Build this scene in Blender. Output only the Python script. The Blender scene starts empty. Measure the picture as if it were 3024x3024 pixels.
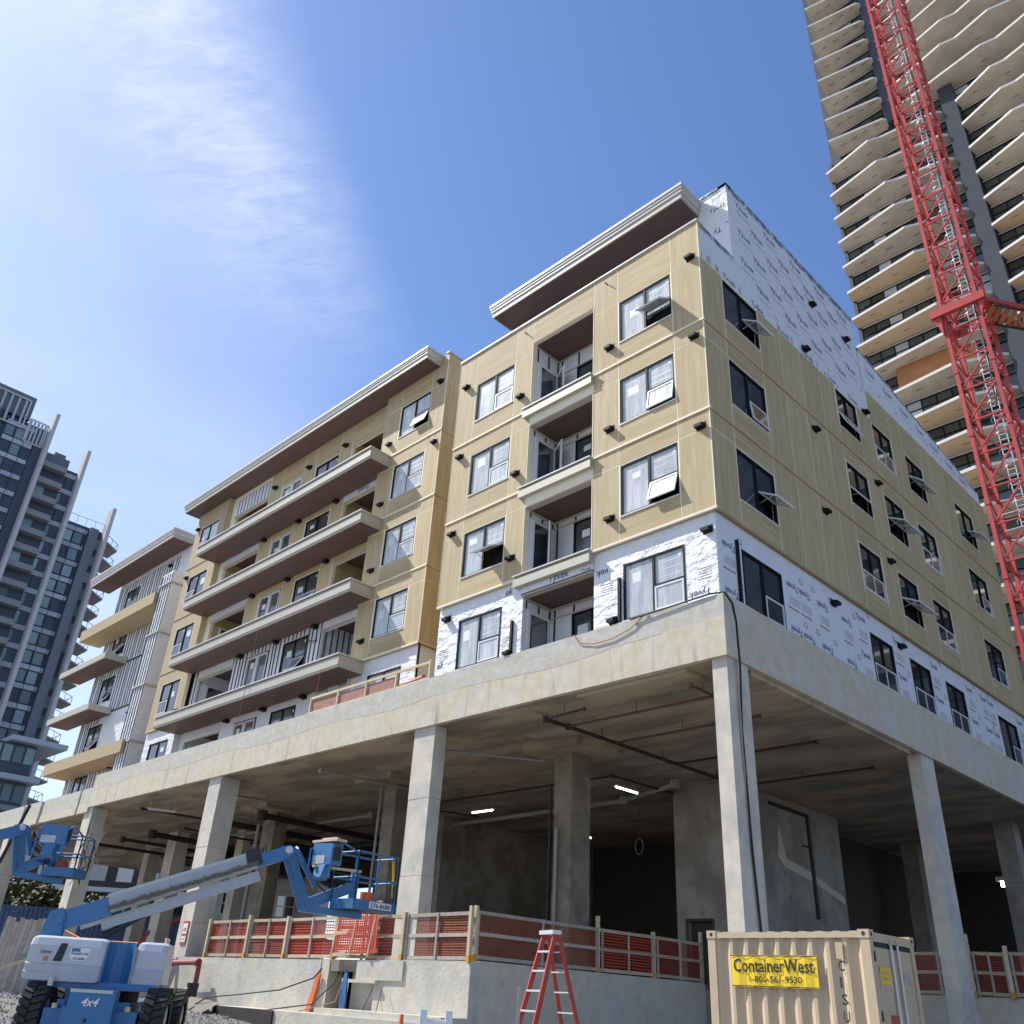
import bpy, bmesh, math, random
from mathutils import Vector, Matrix
R = random.Random(7)
S = bpy.context.scene
COL = S.collection
rad = math.radians

# ------------------------------------------------------------------ camera
cd = bpy.data.cameras.new('camera'); cam = bpy.data.objects.new('camera', cd); COL.objects.link(cam)
cd.sensor_width = 36; cd.lens = 36 * 0.864253; cd.clip_end = 2000
RX = Vector((0.71065336, 0.70158755, 0.05240907)); DY = Vector((-0.30867233, 0.37786649, -0.87289078)); FW = Vector((-0.63221293, 0.60414553, 0.48509276))
CAM = Vector((10.0872, -16.5087, 0.0))
m = Matrix.Identity(4)
for i in range(3):
    m[i][0] = RX[i]; m[i][1] = -DY[i]; m[i][2] = -FW[i]; m[i][3] = CAM[i]
cam.matrix_world = m
S.camera = cam

# ------------------------------------------------------------------ light
SUNV = Vector((-2.38, -1.0, 2.8)).normalized()
sl = bpy.data.lights.new('sun', 'SUN'); sun = bpy.data.objects.new('sun', sl); COL.objects.link(sun)
sl.energy = 4.0; sl.angle = rad(0.5); sl.color = (1.0, 0.95, 0.87)
sun.rotation_euler = (-SUNV).to_track_quat('-Z', 'Y').to_euler()
W = bpy.data.worlds.new('World'); S.world = W; W.use_nodes = True
S.view_settings.view_transform = 'Standard'; S.view_settings.look = 'None'
S.view_settings.exposure = 0.68; S.view_settings.gamma = 1.0; S.view_settings.use_curve_mapping = False


class NT:
    """small helper around a node tree"""
    def __init__(s, t):
        s.t = t; t.nodes.clear()
    def n(s, typ, _in=None, **kw):
        nd = s.t.nodes.new(typ)
        for k, v in kw.items():
            setattr(nd, k, v)
        for k, v in (_in or {}).items():
            sock = nd.inputs[k]
            if isinstance(v, bpy.types.NodeSocket):
                s.t.links.new(v, sock)
            else:
                sock.default_value = v
        return nd
    def math(s, op, a, b=0.0, c=0.0, clamp=False):
        nd = s.n('ShaderNodeMath', {0: a, 1: b, 2: c}, operation=op); nd.use_clamp = clamp
        return nd.outputs[0]
    def mix(s, f, a, b, blend='MIX'):
        nd = s.n('ShaderNodeMix', data_type='RGBA', blend_type=blend)
        for i, v in ((0, f), (6, a), (7, b)):
            if isinstance(v, bpy.types.NodeSocket):
                s.t.links.new(v, nd.inputs[i])
            else:
                nd.inputs[i].default_value = v if i == 0 else (tuple(v) + (1,))[:4]
        return nd.outputs[2]
    def ramp(s, f, stops):
        nd = s.n('ShaderNodeValToRGB', {0: f})
        e = nd.color_ramp.elements
        while len(e) < len(stops):
            e.new(0.5)
        for el, (p, c) in zip(e, stops):
            el.position = p; el.color = (c, c, c, 1) if not isinstance(c, tuple) else tuple(c) + (1,)
        return nd.outputs[0]
    def smooth(s, v, a, b):
        nd = s.n('ShaderNodeMapRange', {0: v, 1: a, 2: b, 3: 0.0, 4: 1.0}); nd.interpolation_type = 'SMOOTHSTEP'
        return nd.outputs[0]


# sky: physical sky plus a thin cirrus sheet laid on a flat layer high above
w = NT(W.node_tree)
sky = w.n('ShaderNodeTexSky', sky_type='NISHITA'); sky.sun_disc = False
sky.sun_elevation = math.asin(SUNV.z); sky.sun_rotation = math.atan2(SUNV.x, SUNV.y)
sky.altitude = 50; sky.air_density = 1.0; sky.dust_density = 0.6; sky.ozone_density = 2.2
tc = w.n('ShaderNodeTexCoord'); sp = w.n('ShaderNodeSeparateXYZ', {0: tc.outputs['Generated']})
zc = w.math('MAXIMUM', sp.outputs[2], 0.04)
px = w.math('DIVIDE', sp.outputs[0], zc); py = w.math('DIVIDE', sp.outputs[1], zc)
dx = w.math('ADD', px, 0.646); dy = w.math('SUBTRACT', py, 0.223)
sc = w.math('ADD', w.math('MULTIPLY', dx, -0.808), w.math('MULTIPLY', dy, -0.589))
tcn = w.math('ADD', w.math('MULTIPLY', dx, -0.589), w.math('MULTIPLY', dy, 0.808))
pv = w.n('ShaderNodeCombineXYZ', {0: sc, 1: tcn, 2: 0.0}).outputs[0]
n1 = w.n('ShaderNodeTexNoise', {'Vector': w.n('ShaderNodeVectorMath', {0: pv, 1: (7.0, 12.0, 1.0)}, operation='MULTIPLY').outputs[0], 'Scale': 1.4, 'Detail': 7.0, 'Roughness': 0.62, 'Distortion': 0.5}).outputs[0]
n2 = w.n('ShaderNodeTexNoise', {'Vector': w.n('ShaderNodeVectorMath', {0: pv, 1: (12.0, 46.0, 1.0)}, operation='MULTIPLY').outputs[0], 'Scale': 1.2, 'Detail': 4.0, 'Roughness': 0.55, 'Distortion': 1.2}).outputs[0]
n3 = w.n('ShaderNodeTexNoise', {'Vector': pv, 'Scale': 2.6, 'Detail': 5.0, 'Roughness': 0.55}).outputs[0]
edge = w.math('ADD', sc, w.math('MULTIPLY', w.math('SUBTRACT', n3, 0.5), 0.10))
body = w.math('MULTIPLY', w.smooth(edge, -0.02, 0.13), w.smooth(edge, 0.42, 0.16))
body = w.math('MULTIPLY', body, w.smooth(tcn, 0.80, 0.10))
tex = w.math('ADD', w.math('MULTIPLY', n1, 0.85), w.math('MULTIPLY', n2, 0.45))
tex = w.smooth(tex, 0.25, 1.05)
band = w.math('MULTIPLY', body, w.math('ADD', w.math('MULTIPLY', tex, 0.46), 0.10))
veil = w.math('MULTIPLY', w.smooth(sc, -0.02, 0.55), w.math('ADD', 0.22, w.math('MULTIPLY', n3, 0.5)))
low = w.math('MULTIPLY', w.smooth(sp.outputs[2], 0.62, 0.05), 0.22)
cl = w.math('ADD', w.math('ADD', band, w.math('MULTIPLY', veil, 0.55)), low, clamp=True)
cl = w.math('MINIMUM', cl, 0.92)
skyc = w.mix(1.0, sky.outputs[0], (0.82, 0.95, 1.18), 'MULTIPLY')
col = w.mix(cl, skyc, (6.4, 6.7, 7.2))
bg = w.n('ShaderNodeBackground', {0: col, 1: 0.105})
w.n('ShaderNodeOutputWorld', {0: bg.outputs[0]})

# ------------------------------------------------------------------ materials
MATS = {}


def mat(name, base=(0.5, 0.5, 0.5), rough=0.8, metal=0.0, spec=0.5, var=0.0, scale=3.0, col2=None, f2=(0.4, 0.62), stretch=(1, 1, 1),
        bump=0.0, bscale=30.0, bstretch=(1, 1, 1), dist=0.02, spots=None, rnd=0.0, emit=None, extra=None, coat=0.0):
    if name in MATS:
        return MATS[name]
    mt = bpy.data.materials.new(name); mt.use_nodes = True
    t = NT(mt.node_tree); MATS[name] = mt
    geo = t.n('ShaderNodeNewGeometry'); pos = geo.outputs['Position']
    c = t.n('ShaderNodeRGB'); c.outputs[0].default_value = tuple(base) + (1,); c = c.outputs[0]
    def noise(sc, st, det=5.0, ro=0.6):
        v = t.n('ShaderNodeVectorMath', {0: pos, 1: st}, operation='MULTIPLY').outputs[0]
        return t.n('ShaderNodeTexNoise', {'Vector': v, 'Scale': sc, 'Detail': det, 'Roughness': ro}).outputs[0]
    if col2 is not None:
        c = t.mix(t.smooth(noise(scale, stretch), f2[0], f2[1]), c, col2)
    if var:
        f = t.n('ShaderNodeMapRange', {0: noise(scale * 2.7, stretch), 1: 0.25, 2: 0.75, 3: 1 - var, 4: 1 + var}).outputs[0]
        c = t.mix(1.0, c, t.n('ShaderNodeCombineXYZ', {0: f, 1: f, 2: f}).outputs[0], 'MULTIPLY')
    if rnd:
        oi = t.n('ShaderNodeObjectInfo')
        f = t.n('ShaderNodeMapRange', {0: oi.outputs['Random'], 3: 1 - rnd, 4: 1 + rnd}).outputs[0]
        c = t.mix(1.0, c, t.n('ShaderNodeCombineXYZ', {0: f, 1: f, 2: f}).outputs[0], 'MULTIPLY')
    if spots:
        sscale, lo, hi, scol, sst = spots
        c = t.mix(t.smooth(noise(sscale, sst, 3.0, 0.5), lo, hi), c, scol)
    if extra:
        c = extra(t, pos, c)
    p = t.n('ShaderNodeBsdfPrincipled', {'Base Color': c, 'Roughness': rough, 'Metallic': metal, 'Specular IOR Level': spec, 'Coat Weight': coat})
    if bump:
        b = t.n('ShaderNodeBump', {'Strength': bump, 'Distance': dist, 'Height': noise(bscale, bstretch, 4.0, 0.6)})
        t.t.links.new(b.outputs[0], p.inputs['Normal'])
    if emit:
        p.inputs['Emission Color'].default_value = tuple(emit[0]) + (1,); p.inputs['Emission Strength'].default_value = emit[1]
    t.n('ShaderNodeOutputMaterial', {0: p.outputs[0]})
    return mt


def form_lines(t, pos, c):
    # faint casting lines of the formwork and pour streaks
    sx = t.n('ShaderNodeSeparateXYZ', {0: pos})
    wv = t.n('ShaderNodeTexNoise', {'Vector': t.n('ShaderNodeVectorMath', {0: pos, 1: (2.2, 2.2, 0.18)}, operation='MULTIPLY').outputs[0], 'Scale': 2.0, 'Detail': 4.0}).outputs[0]
    return t.mix(t.smooth(wv, 0.55, 0.78), c, (0.33, 0.31, 0.27))


concrete = mat('concrete', (0.58, 0.51, 0.37), 0.9, col2=(0.58, 0.54, 0.44), scale=1.3, var=0.12, spots=(9.0, 0.70, 0.80, (0.27, 0.255, 0.22), (1, 1, 1)), bump=0.35, bscale=14, dist=0.02, extra=form_lines)
concrete_grey = mat('concrete_grey', (0.50, 0.465, 0.385), 0.9, col2=(0.52, 0.50, 0.45), scale=1.7, var=0.15, spots=(7.0, 0.66, 0.80, (0.26, 0.25, 0.23), (1, 1, 1)), bump=0.35, bscale=12, dist=0.02)
concrete_side = mat('concrete_side', (0.56, 0.49, 0.37), 0.9, col2=(0.56, 0.52, 0.45), scale=1.1, var=0.12, spots=(5.0, 0.68, 0.78, (0.24, 0.23, 0.21), (1, 1, 0.4)), bump=0.3, bscale=12, dist=0.02)
concrete_col = mat('concrete_col', (0.64, 0.58, 0.47), 0.9, col2=(0.50, 0.475, 0.42), scale=1.0, var=0.08, spots=(4.0, 0.66, 0.76, (0.38, 0.36, 0.33), (1, 1, 0.6)), bump=0.25, bscale=12, dist=0.015)
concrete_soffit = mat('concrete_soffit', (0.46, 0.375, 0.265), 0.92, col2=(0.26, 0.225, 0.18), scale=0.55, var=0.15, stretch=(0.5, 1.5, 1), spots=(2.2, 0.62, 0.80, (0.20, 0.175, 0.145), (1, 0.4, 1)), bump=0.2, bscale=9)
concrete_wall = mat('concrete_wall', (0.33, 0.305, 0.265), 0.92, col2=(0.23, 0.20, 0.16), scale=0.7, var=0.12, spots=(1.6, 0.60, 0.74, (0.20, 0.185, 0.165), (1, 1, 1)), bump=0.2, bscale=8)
concrete_dark = mat('concrete_dark', (0.06, 0.05, 0.038), 0.95, var=0.2, scale=0.8)  # near-black concrete, deep indoor shade is put into this colour
concrete_shaded = mat('concrete_shaded', (0.24, 0.205, 0.15), 0.92, col2=(0.17, 0.145, 0.11), scale=1.2, var=0.2)  # column concrete darkened to paint in the shade under the slab
concrete_base = mat('concrete_base', (0.55, 0.52, 0.43), 0.92, col2=(0.47, 0.455, 0.41), scale=0.8, var=0.14, spots=(6.0, 0.66, 0.76, (0.33, 0.30, 0.25), (0.6, 0.6, 1.4)), bump=0.5, bscale=9, dist=0.03)
panel_v = mat('panel_upright', (0.445, 0.345, 0.185), 0.75, var=0.13, scale=1.2, stretch=(5, 5, 0.35), col2=(0.50, 0.40, 0.235), rnd=0.045, bump=0.05, bscale=8, bstretch=(6, 6, 0.5))
panel_h = mat('panel_lengthwise', (0.425, 0.325, 0.17), 0.75, var=0.14, scale=1.0, stretch=(0.35, 0.35, 5), col2=(0.485, 0.385, 0.22), rnd=0.045, bump=0.05, bscale=8, bstretch=(0.5, 0.5, 6))
stucco = mat('stucco', (0.42, 0.33, 0.20), 0.85, var=0.05, scale=1.5)
trim = mat('trim', (0.82, 0.74, 0.55), 0.7)
metal_cream = mat('metal_cream', (0.47, 0.435, 0.36), 0.5, var=0.04)
metal_white = mat('metal_white', (0.58, 0.56, 0.52), 0.45, var=0.04)
soffit_red = mat('soffit_maroon', (0.115, 0.068, 0.062), 0.55, var=0.12, scale=0.8, stretch=(0.3, 3, 1))
wrap = mat('house_wrap', (0.74, 0.75, 0.77), 0.45, var=0.05, scale=2.0, bump=0.75, bscale=2.6, bstretch=(1.0, 1.0, 1.9), dist=0.12)
wrap_side = mat('house_wrap_flat', (0.70, 0.72, 0.76), 0.5, var=0.06, scale=1.5, bump=0.35, bscale=3.0, dist=0.05)
wrap_tape = mat('wrap_tape', (0.16, 0.22, 0.30), 0.5, var=0.5, scale=3.0, col2=(0.55, 0.58, 0.62), f2=(0.45, 0.6))
ink = mat('wrap_ink', (0.05, 0.09, 0.15), 0.6)
ink_red = mat('wrap_ink_red', (0.42, 0.16, 0.12), 0.6)
ink_grey = mat('wrap_ink_grey', (0.28, 0.31, 0.36), 0.6)
frame_black = mat('frame_black', (0.010, 0.011, 0.014), 0.6, spec=0.15)
vinyl = mat('vinyl_white', (0.72, 0.73, 0.74), 0.35)
glass_dark = mat('glass_dark', (0.022, 0.030, 0.042), 0.05, spec=1.0, rnd=0.3, coat=1.0)
glass_dark.node_tree.nodes['Principled BSDF'].inputs['IOR'].default_value = 1.9
pane_clear = mat('glass_open', (0.5, 0.52, 0.52), 0.08, spec=0.8)
pane_clear.node_tree.nodes['Principled BSDF'].inputs['Alpha'].default_value = 0.45
glass_room = mat('glass_room', (0.050, 0.056, 0.060), 0.10, spec=0.8, col2=(0.11, 0.115, 0.115), scale=0.9, rnd=0.3)
film = mat('glass_film', (0.42, 0.45, 0.46), 0.22, spec=0.7, col2=(0.56, 0.59, 0.60), scale=2.2, stretch=(2.5, 2.5, 0.35), var=0.12, rnd=0.12, bump=0.25, bscale=6, bstretch=(3, 3, 0.6))
sticker_m = mat('sticker', (0.68, 0.74, 0.74), 0.5, rnd=0.1)
vent_black = mat('vent_black', (0.010, 0.010, 0.012), 0.6, spec=0.2)
shade_black = mat('hollow_shade', (0.02, 0.018, 0.017), 0.95)  # flat black that paints the shade inside open windows and the bucket
furring = mat('furring_black', (0.05, 0.045, 0.04), 0.9, var=0.3)
lumber = mat('lumber', (0.50, 0.385, 0.26), 0.85, var=0.2, scale=2.0, stretch=(1, 1, 4), rnd=0.18)
lumber_pale = mat('lumber_pale', (0.62, 0.50, 0.33), 0.8, var=0.15, scale=2.0, rnd=0.1)
lumber_grey = mat('lumber_grey', (0.42, 0.37, 0.31), 0.9, var=0.25, scale=2.5, rnd=0.15)
orange_net = mat('orange_net', (0.60, 0.075, 0.035), 0.6, rnd=0.15)
red_film = mat('red_film', (0.30, 0.045, 0.03), 0.6, var=0.3)
pipe_dark = mat('pipe_dark', (0.035, 0.025, 0.022), 0.6, var=0.2)
pipe_rust = mat('pipe_rust', (0.13, 0.06, 0.04), 0.7, var=0.3)
pipe_grey = mat('pipe_grey', (0.28, 0.27, 0.26), 0.6)
pipe_red = mat('pipe_red', (0.24, 0.055, 0.05), 0.5)
crane_red = mat('crane_red', (0.46, 0.055, 0.05), 0.45, var=0.10, scale=1.5, rnd=0.05)
steel = mat('steel', (0.55, 0.55, 0.56), 0.4, metal=0.6)
galv = mat('galvanised', (0.62, 0.63, 0.64), 0.5, metal=0.3)
lift_blue = mat('lift_blue', (0.035, 0.165, 0.36), 0.42, var=0.08, scale=2, coat=0.2, spots=(5.0, 0.68, 0.8, (0.06, 0.12, 0.2), (1, 1, 1)))
lift_grey = mat('lift_grey', (0.50, 0.52, 0.55), 0.4, var=0.06, scale=2, coat=0.2, spots=(3.0, 0.66, 0.82, (0.38, 0.39, 0.40), (1, 1, 1)))
lift_dark = mat('lift_dark', (0.03, 0.032, 0.036), 0.6)
boom_steel = mat('boom_steel', (0.40, 0.42, 0.44), 0.4, metal=0.2, var=0.08)
chain_dirty = mat('cable_track', (0.16, 0.13, 0.09), 0.8, var=0.5, scale=9)
rubber = mat('rubber', (0.035, 0.032, 0.030), 0.85, var=0.3, scale=6)
container_tan = mat('container_tan', (0.52, 0.41, 0.27), 0.55, var=0.06, scale=2.0, stretch=(1, 1, 0.4), spots=(4.0, 0.70, 0.82, (0.36, 0.28, 0.19), (1, 1, 0.5)))
yellow = mat('sign_yellow', (0.80, 0.56, 0.02), 0.5, var=0.05)
black_paint = mat('black_paint', (0.015, 0.015, 0.015), 0.6)
white_paint = mat('white_paint', (0.80, 0.80, 0.78), 0.5)
ladder_red = mat('ladder_red', (0.36, 0.045, 0.03), 0.5)
orange = mat('orange_plastic', (0.75, 0.16, 0.04), 0.5)
green_dark = mat('bucket_black', (0.012, 0.016, 0.016), 0.45)
grey_slab = mat('tower_concrete', (0.58, 0.52, 0.43), 0.9, var=0.12, scale=0.35, col2=(0.48, 0.43, 0.35))
tower_white = mat('tower_white', (0.62, 0.60, 0.56), 0.8, var=0.05, scale=0.3)
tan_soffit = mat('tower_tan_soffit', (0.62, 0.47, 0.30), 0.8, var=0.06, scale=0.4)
tower_panel = mat('tower_panel_dark', (0.040, 0.046, 0.060), 0.5, var=0.1, scale=0.3)
tower_glass = mat('tower_glass', (0.055, 0.068, 0.066), 0.08, spec=0.8, rnd=0.45)
tower_glass_white = mat('tower_glass_white', (0.45, 0.50, 0.50), 0.2, rnd=0.2)
plywood = mat('plywood', (0.42, 0.19, 0.07), 0.8, var=0.25, scale=0.5)
lt_panel = mat('left_tower_panel', (0.15, 0.17, 0.20), 0.5, rnd=0.1)
lt_dark = mat('left_tower_dark', (0.055, 0.075, 0.10), 0.3)
lt_glass = mat('left_tower_glass', (0.20, 0.29, 0.30), 0.12, spec=0.8, rnd=0.5)
lt_spandrel = mat('left_tower_spandrel', (0.40, 0.44, 0.48), 0.5, rnd=0.15)
lt_fin = mat('left_tower_fin', (0.52, 0.50, 0.51), 0.7)
lt_slab = mat('left_tower_slab', (0.25, 0.26, 0.27), 0.8)
bark = mat('bark', (0.09, 0.065, 0.045), 0.95, var=0.3)
leaf = mat('leaf', (0.075, 0.095, 0.025), 0.7, var=0.4, scale=1.0, rnd=0.2, col2=(0.12, 0.115, 0.035))
siding = mat('white_siding', (0.62, 0.64, 0.66), 0.7)
roof_grey = mat('roof_grey', (0.12, 0.12, 0.13), 0.8)
brown_clad = mat('brown_cladding', (0.045, 0.035, 0.035), 0.7, var=0.2)
hoard_blue = mat('hoarding_blue', (0.035, 0.075, 0.20), 0.5, var=0.1)
gravel_m = mat('gravel', (0.27, 0.255, 0.235), 0.95, var=0.35, scale=9, col2=(0.20, 0.19, 0.18), bump=1.0, bscale=14, dist=0.08)
stone_m = mat('gravel_stone', (0.33, 0.32, 0.30), 0.9, rnd=0.3, var=0.4, scale=12)
lamp = mat('lamp_tube', (0.9, 0.9, 0.9), 0.4, emit=((1, 0.97, 0.90), 9.0))
rope = mat('rope', (0.42, 0.34, 0.22), 0.8)
cable = mat('cable_black', (0.012, 0.012, 0.012), 0.6)
sign_white = mat('sign_white', (0.78, 0.74, 0.72), 0.5)
sign_red = mat('sign_red', (0.45, 0.06, 0.05), 0.5)


# ------------------------------------------------------------------ mesh building
class MB:
    def __init__(s):
        s.v = []; s.f = []; s.mi = []; s.sm = []; s.mats = []
    lock = False
    def begin(s):
        s.lock = True; s.grp = getattr(s, 'grp', []); s.grp.append(len(s.f))
    def end(s):
        s.lock = False
    def m(s, mt):
        if mt not in s.mats:
            s.mats.append(mt)
        return s.mats.index(mt)
    def add(s, vs, fs, mt, smooth=False):
        o = len(s.v); k = s.m(mt)
        if not s.lock:
            s.grp = getattr(s, 'grp', []); s.grp.append(len(s.f))
        s.v.extend(tuple(p) for p in vs)
        for f in fs:
            s.f.append(tuple(i + o for i in f)); s.mi.append(k); s.sm.append(smooth)
        return s
    def hexa(s, p, mt):
        return s.add(p, [(0, 3, 2, 1), (4, 5, 6, 7), (0, 1, 5, 4), (1, 2, 6, 5), (2, 3, 7, 6), (3, 0, 4, 7)], mt)
    def box(s, x0, x1, y0, y1, z0, z1, mt):
        return s.hexa([(x0, y0, z0), (x1, y0, z0), (x1, y1, z0), (x0, y1, z0), (x0, y0, z1), (x1, y0, z1), (x1, y1, z1), (x0, y1, z1)], mt)
    def bar(s, a, b, wd, mt, ht=None, up=(0, 0, 1)):
        a = Vector(a); b = Vector(b); d = (b - a).normalized(); u = Vector(up)
        if abs(d.dot(u)) > 0.99:
            u = Vector((1, 0, 0))
        r = d.cross(u).normalized() * wd / 2; u = r.cross(d).normalized() * (ht or wd) / 2
        return s.hexa([a - r - u, a + r - u, b + r - u, b - r - u, a - r + u, a + r + u, b + r + u, b - r + u], mt)
    def cyl(s, a, b, r0, mt, r1=None, n=8, caps=True):
        a = Vector(a); b = Vector(b); r1 = r0 if r1 is None else r1
        d = (b - a).normalized(); u = Vector((0, 0, 1)) if abs(d.z) < 0.95 else Vector((1, 0, 0))
        x = d.cross(u).normalized(); y = x.cross(d)
        ring = [(x * math.cos(2 * math.pi * i / n) + y * math.sin(2 * math.pi * i / n)) for i in range(n)]
        vs = [a + q * r0 for q in ring] + [b + q * r1 for q in ring]
        s.add(vs, [(i, (i + 1) % n, n + (i + 1) % n, n + i) for i in range(n)], mt, True)
        if caps:
            s.add(vs[:n], [tuple(range(n))], mt); s.add(vs[n:], [tuple(range(n))], mt)
        return s
    def tube(s, pts, r, mt, n=6):
        for a, b in zip(pts, pts[1:]):
            s.cyl(a, b, r, mt, n=n)
        return s
    def prism(s, poly, h, mt, cap_mt=None):
        """poly: list of 3-D points (planar), h: offset vector"""
        n = len(poly); h = Vector(h); a = [Vector(p) for p in poly]; b = [p + h for p in a]
        s.add(a + b, [(i, (i + 1) % n, n + (i + 1) % n, n + i) for i in range(n)], mt)
        s.add(a, [tuple(range(n))], cap_mt or mt); s.add(b, [tuple(range(n))], mt)
        return s
    def quad(s, a, b, c, d, mt):
        return s.add([a, b, c, d], [(0, 1, 2, 3)], mt)
    def each(s, name, parent=None):
        out = []; g_ = s.grp + [len(s.f)]
        for a, b in zip(g_, g_[1:]):
            if a == b: continue
            q = MB(); ids = sorted({i for f in s.f[a:b] for i in f}); mp = {i: j for j, i in enumerate(ids)}
            q.v = [s.v[i] for i in ids]; q.f = [tuple(mp[i] for i in f) for f in s.f[a:b]]
            used = sorted(set(s.mi[a:b])); q.mats = [s.mats[i] for i in used]; q.mi = [used.index(i) for i in s.mi[a:b]]; q.sm = s.sm[a:b]
            out.append(q.build(name, parent))
        return out
    def build(s, name, parent=None, fix=True):
        me = bpy.data.meshes.new(name)
        me.from_pydata([tuple(p) for p in s.v], [], s.f)
        for mt in s.mats:
            me.materials.append(mt)
        me.polygons.foreach_set('material_index', s.mi); me.polygons.foreach_set('use_smooth', s.sm)
        if fix and len(s.f) < 4000:
            bm = bmesh.new(); bm.from_mesh(me); bmesh.ops.recalc_face_normals(bm, faces=bm.faces); bm.to_mesh(me); bm.free()
        me.update()
        o = bpy.data.objects.new(name, me); COL.objects.link(o)
        if parent:
            o.parent = parent
        return o


def thing(name, label, cat, loc=(0, 0, 0), group=None):
    o = bpy.data.objects.new(name, None); COL.objects.link(o); o.empty_display_size = 0.3
    tag(o, label, cat, group)
    o['base'] = tuple(loc)
    return o


def tag(o, label=None, cat=None, group=None, kind=None):
    if label: o['label'] = label
    if cat: o['category'] = cat
    if group: o['group'] = group
    if kind: o['kind'] = kind
    return o


def stuff(o):
    o['kind'] = 'stuff'
    return o


_txt = {}


def text_shape(body, shear=0.0, bold=0.0):
    key = (body, shear, bold)
    if key not in _txt:
        cu = bpy.data.curves.new('lettering', 'FONT'); cu.body = body; cu.size = 1.0; cu.shear = shear; cu.offset = bold
        cu.resolution_u = 2
        ob = bpy.data.objects.new('lettering', cu); COL.objects.link(ob)
        bpy.context.view_layer.update()
        me = bpy.data.meshes.new_from_object(ob.evaluated_get(bpy.context.evaluated_depsgraph_get()))
        vs = [tuple(v.co) for v in me.vertices]; fs = [tuple(p.vertices) for p in me.polygons]
        x0 = min(v[0] for v in vs); x1 = max(v[0] for v in vs)
        y0 = min(v[1] for v in vs); y1 = max(v[1] for v in vs)
        vs = [(v[0] - x0, v[1] - y0) for v in vs]
        _txt[key] = (vs, fs, x1 - x0, y1 - y0)
        bpy.data.objects.remove(ob); bpy.data.curves.remove(cu); bpy.data.meshes.remove(me)
    return _txt[key]


def put_text(mb, body, org, xd, yd, width, mt, shear=0.0, bold=0.0, height=None):
    """lower left corner org, reading direction xd, up direction yd, total width"""
    vs, fs, tw, th = text_shape(body, shear, bold)
    kx = width / tw; ky = (height / th) if height else kx
    org = Vector(org); xd = Vector(xd); yd = Vector(yd)
    mb.add([org + xd * (v[0] * kx) + yd * (v[1] * ky) for v in vs], fs, mt)


class Fac:
    """a facade plane: u along the wall, z up, n outwards"""
    def __init__(s, kind, off):
        s.k = kind; s.o = off
    def p(s, u, z, n=0.0):
        return (u, s.o - n, z) if s.k == 'A' else (s.o + n, u, z)
    def box(s, mb, u0, u1, z0, z1, n0, n1, mt):
        if s.k == 'A':
            mb.box(u0, u1, s.o - n1, s.o - n0, z0, z1, mt)
        else:
            mb.box(s.o + n0, s.o + n1, u0, u1, z0, z1, mt)
    def ud(s):
        return Vector((1, 0, 0)) if s.k == 'A' else Vector((0, 1, 0))


def wall_cells(mb, F, u0, u1, z0, z1, holes, n0, n1, mt):
    mb.begin()
    us = sorted({u0, u1} | {h[0] for h in holes} | {h[1] for h in holes}); us = [u for u in us if u0 <= u <= u1]
    for a, b in zip(us, us[1:]):
        mid = (a + b) / 2
        hz = sorted((h[2], h[3]) for h in holes if h[0] < mid < h[1])
        z = z0
        for c, d in hz + [(z1, z1)]:
            c2 = min(max(c, z), z1)
            if c2 - z > 1e-4:
                F.box(mb, a, b, z, c2, n0, n1, mt)
            z = max(z, d)
    mb.end()


# ------------------------------------------------------------------ the main building
BLD = thing('apartment_building', 'tan panelled apartment building under construction on a tall open concrete podium', 'building')
FA = Fac('A', 0.0); FR = Fac('R', 0.0); FB = Fac('A', 1.56); FM = Fac('A', 1.83); FC = Fac('A', 2.9)
WIN_MESH = {}


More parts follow.
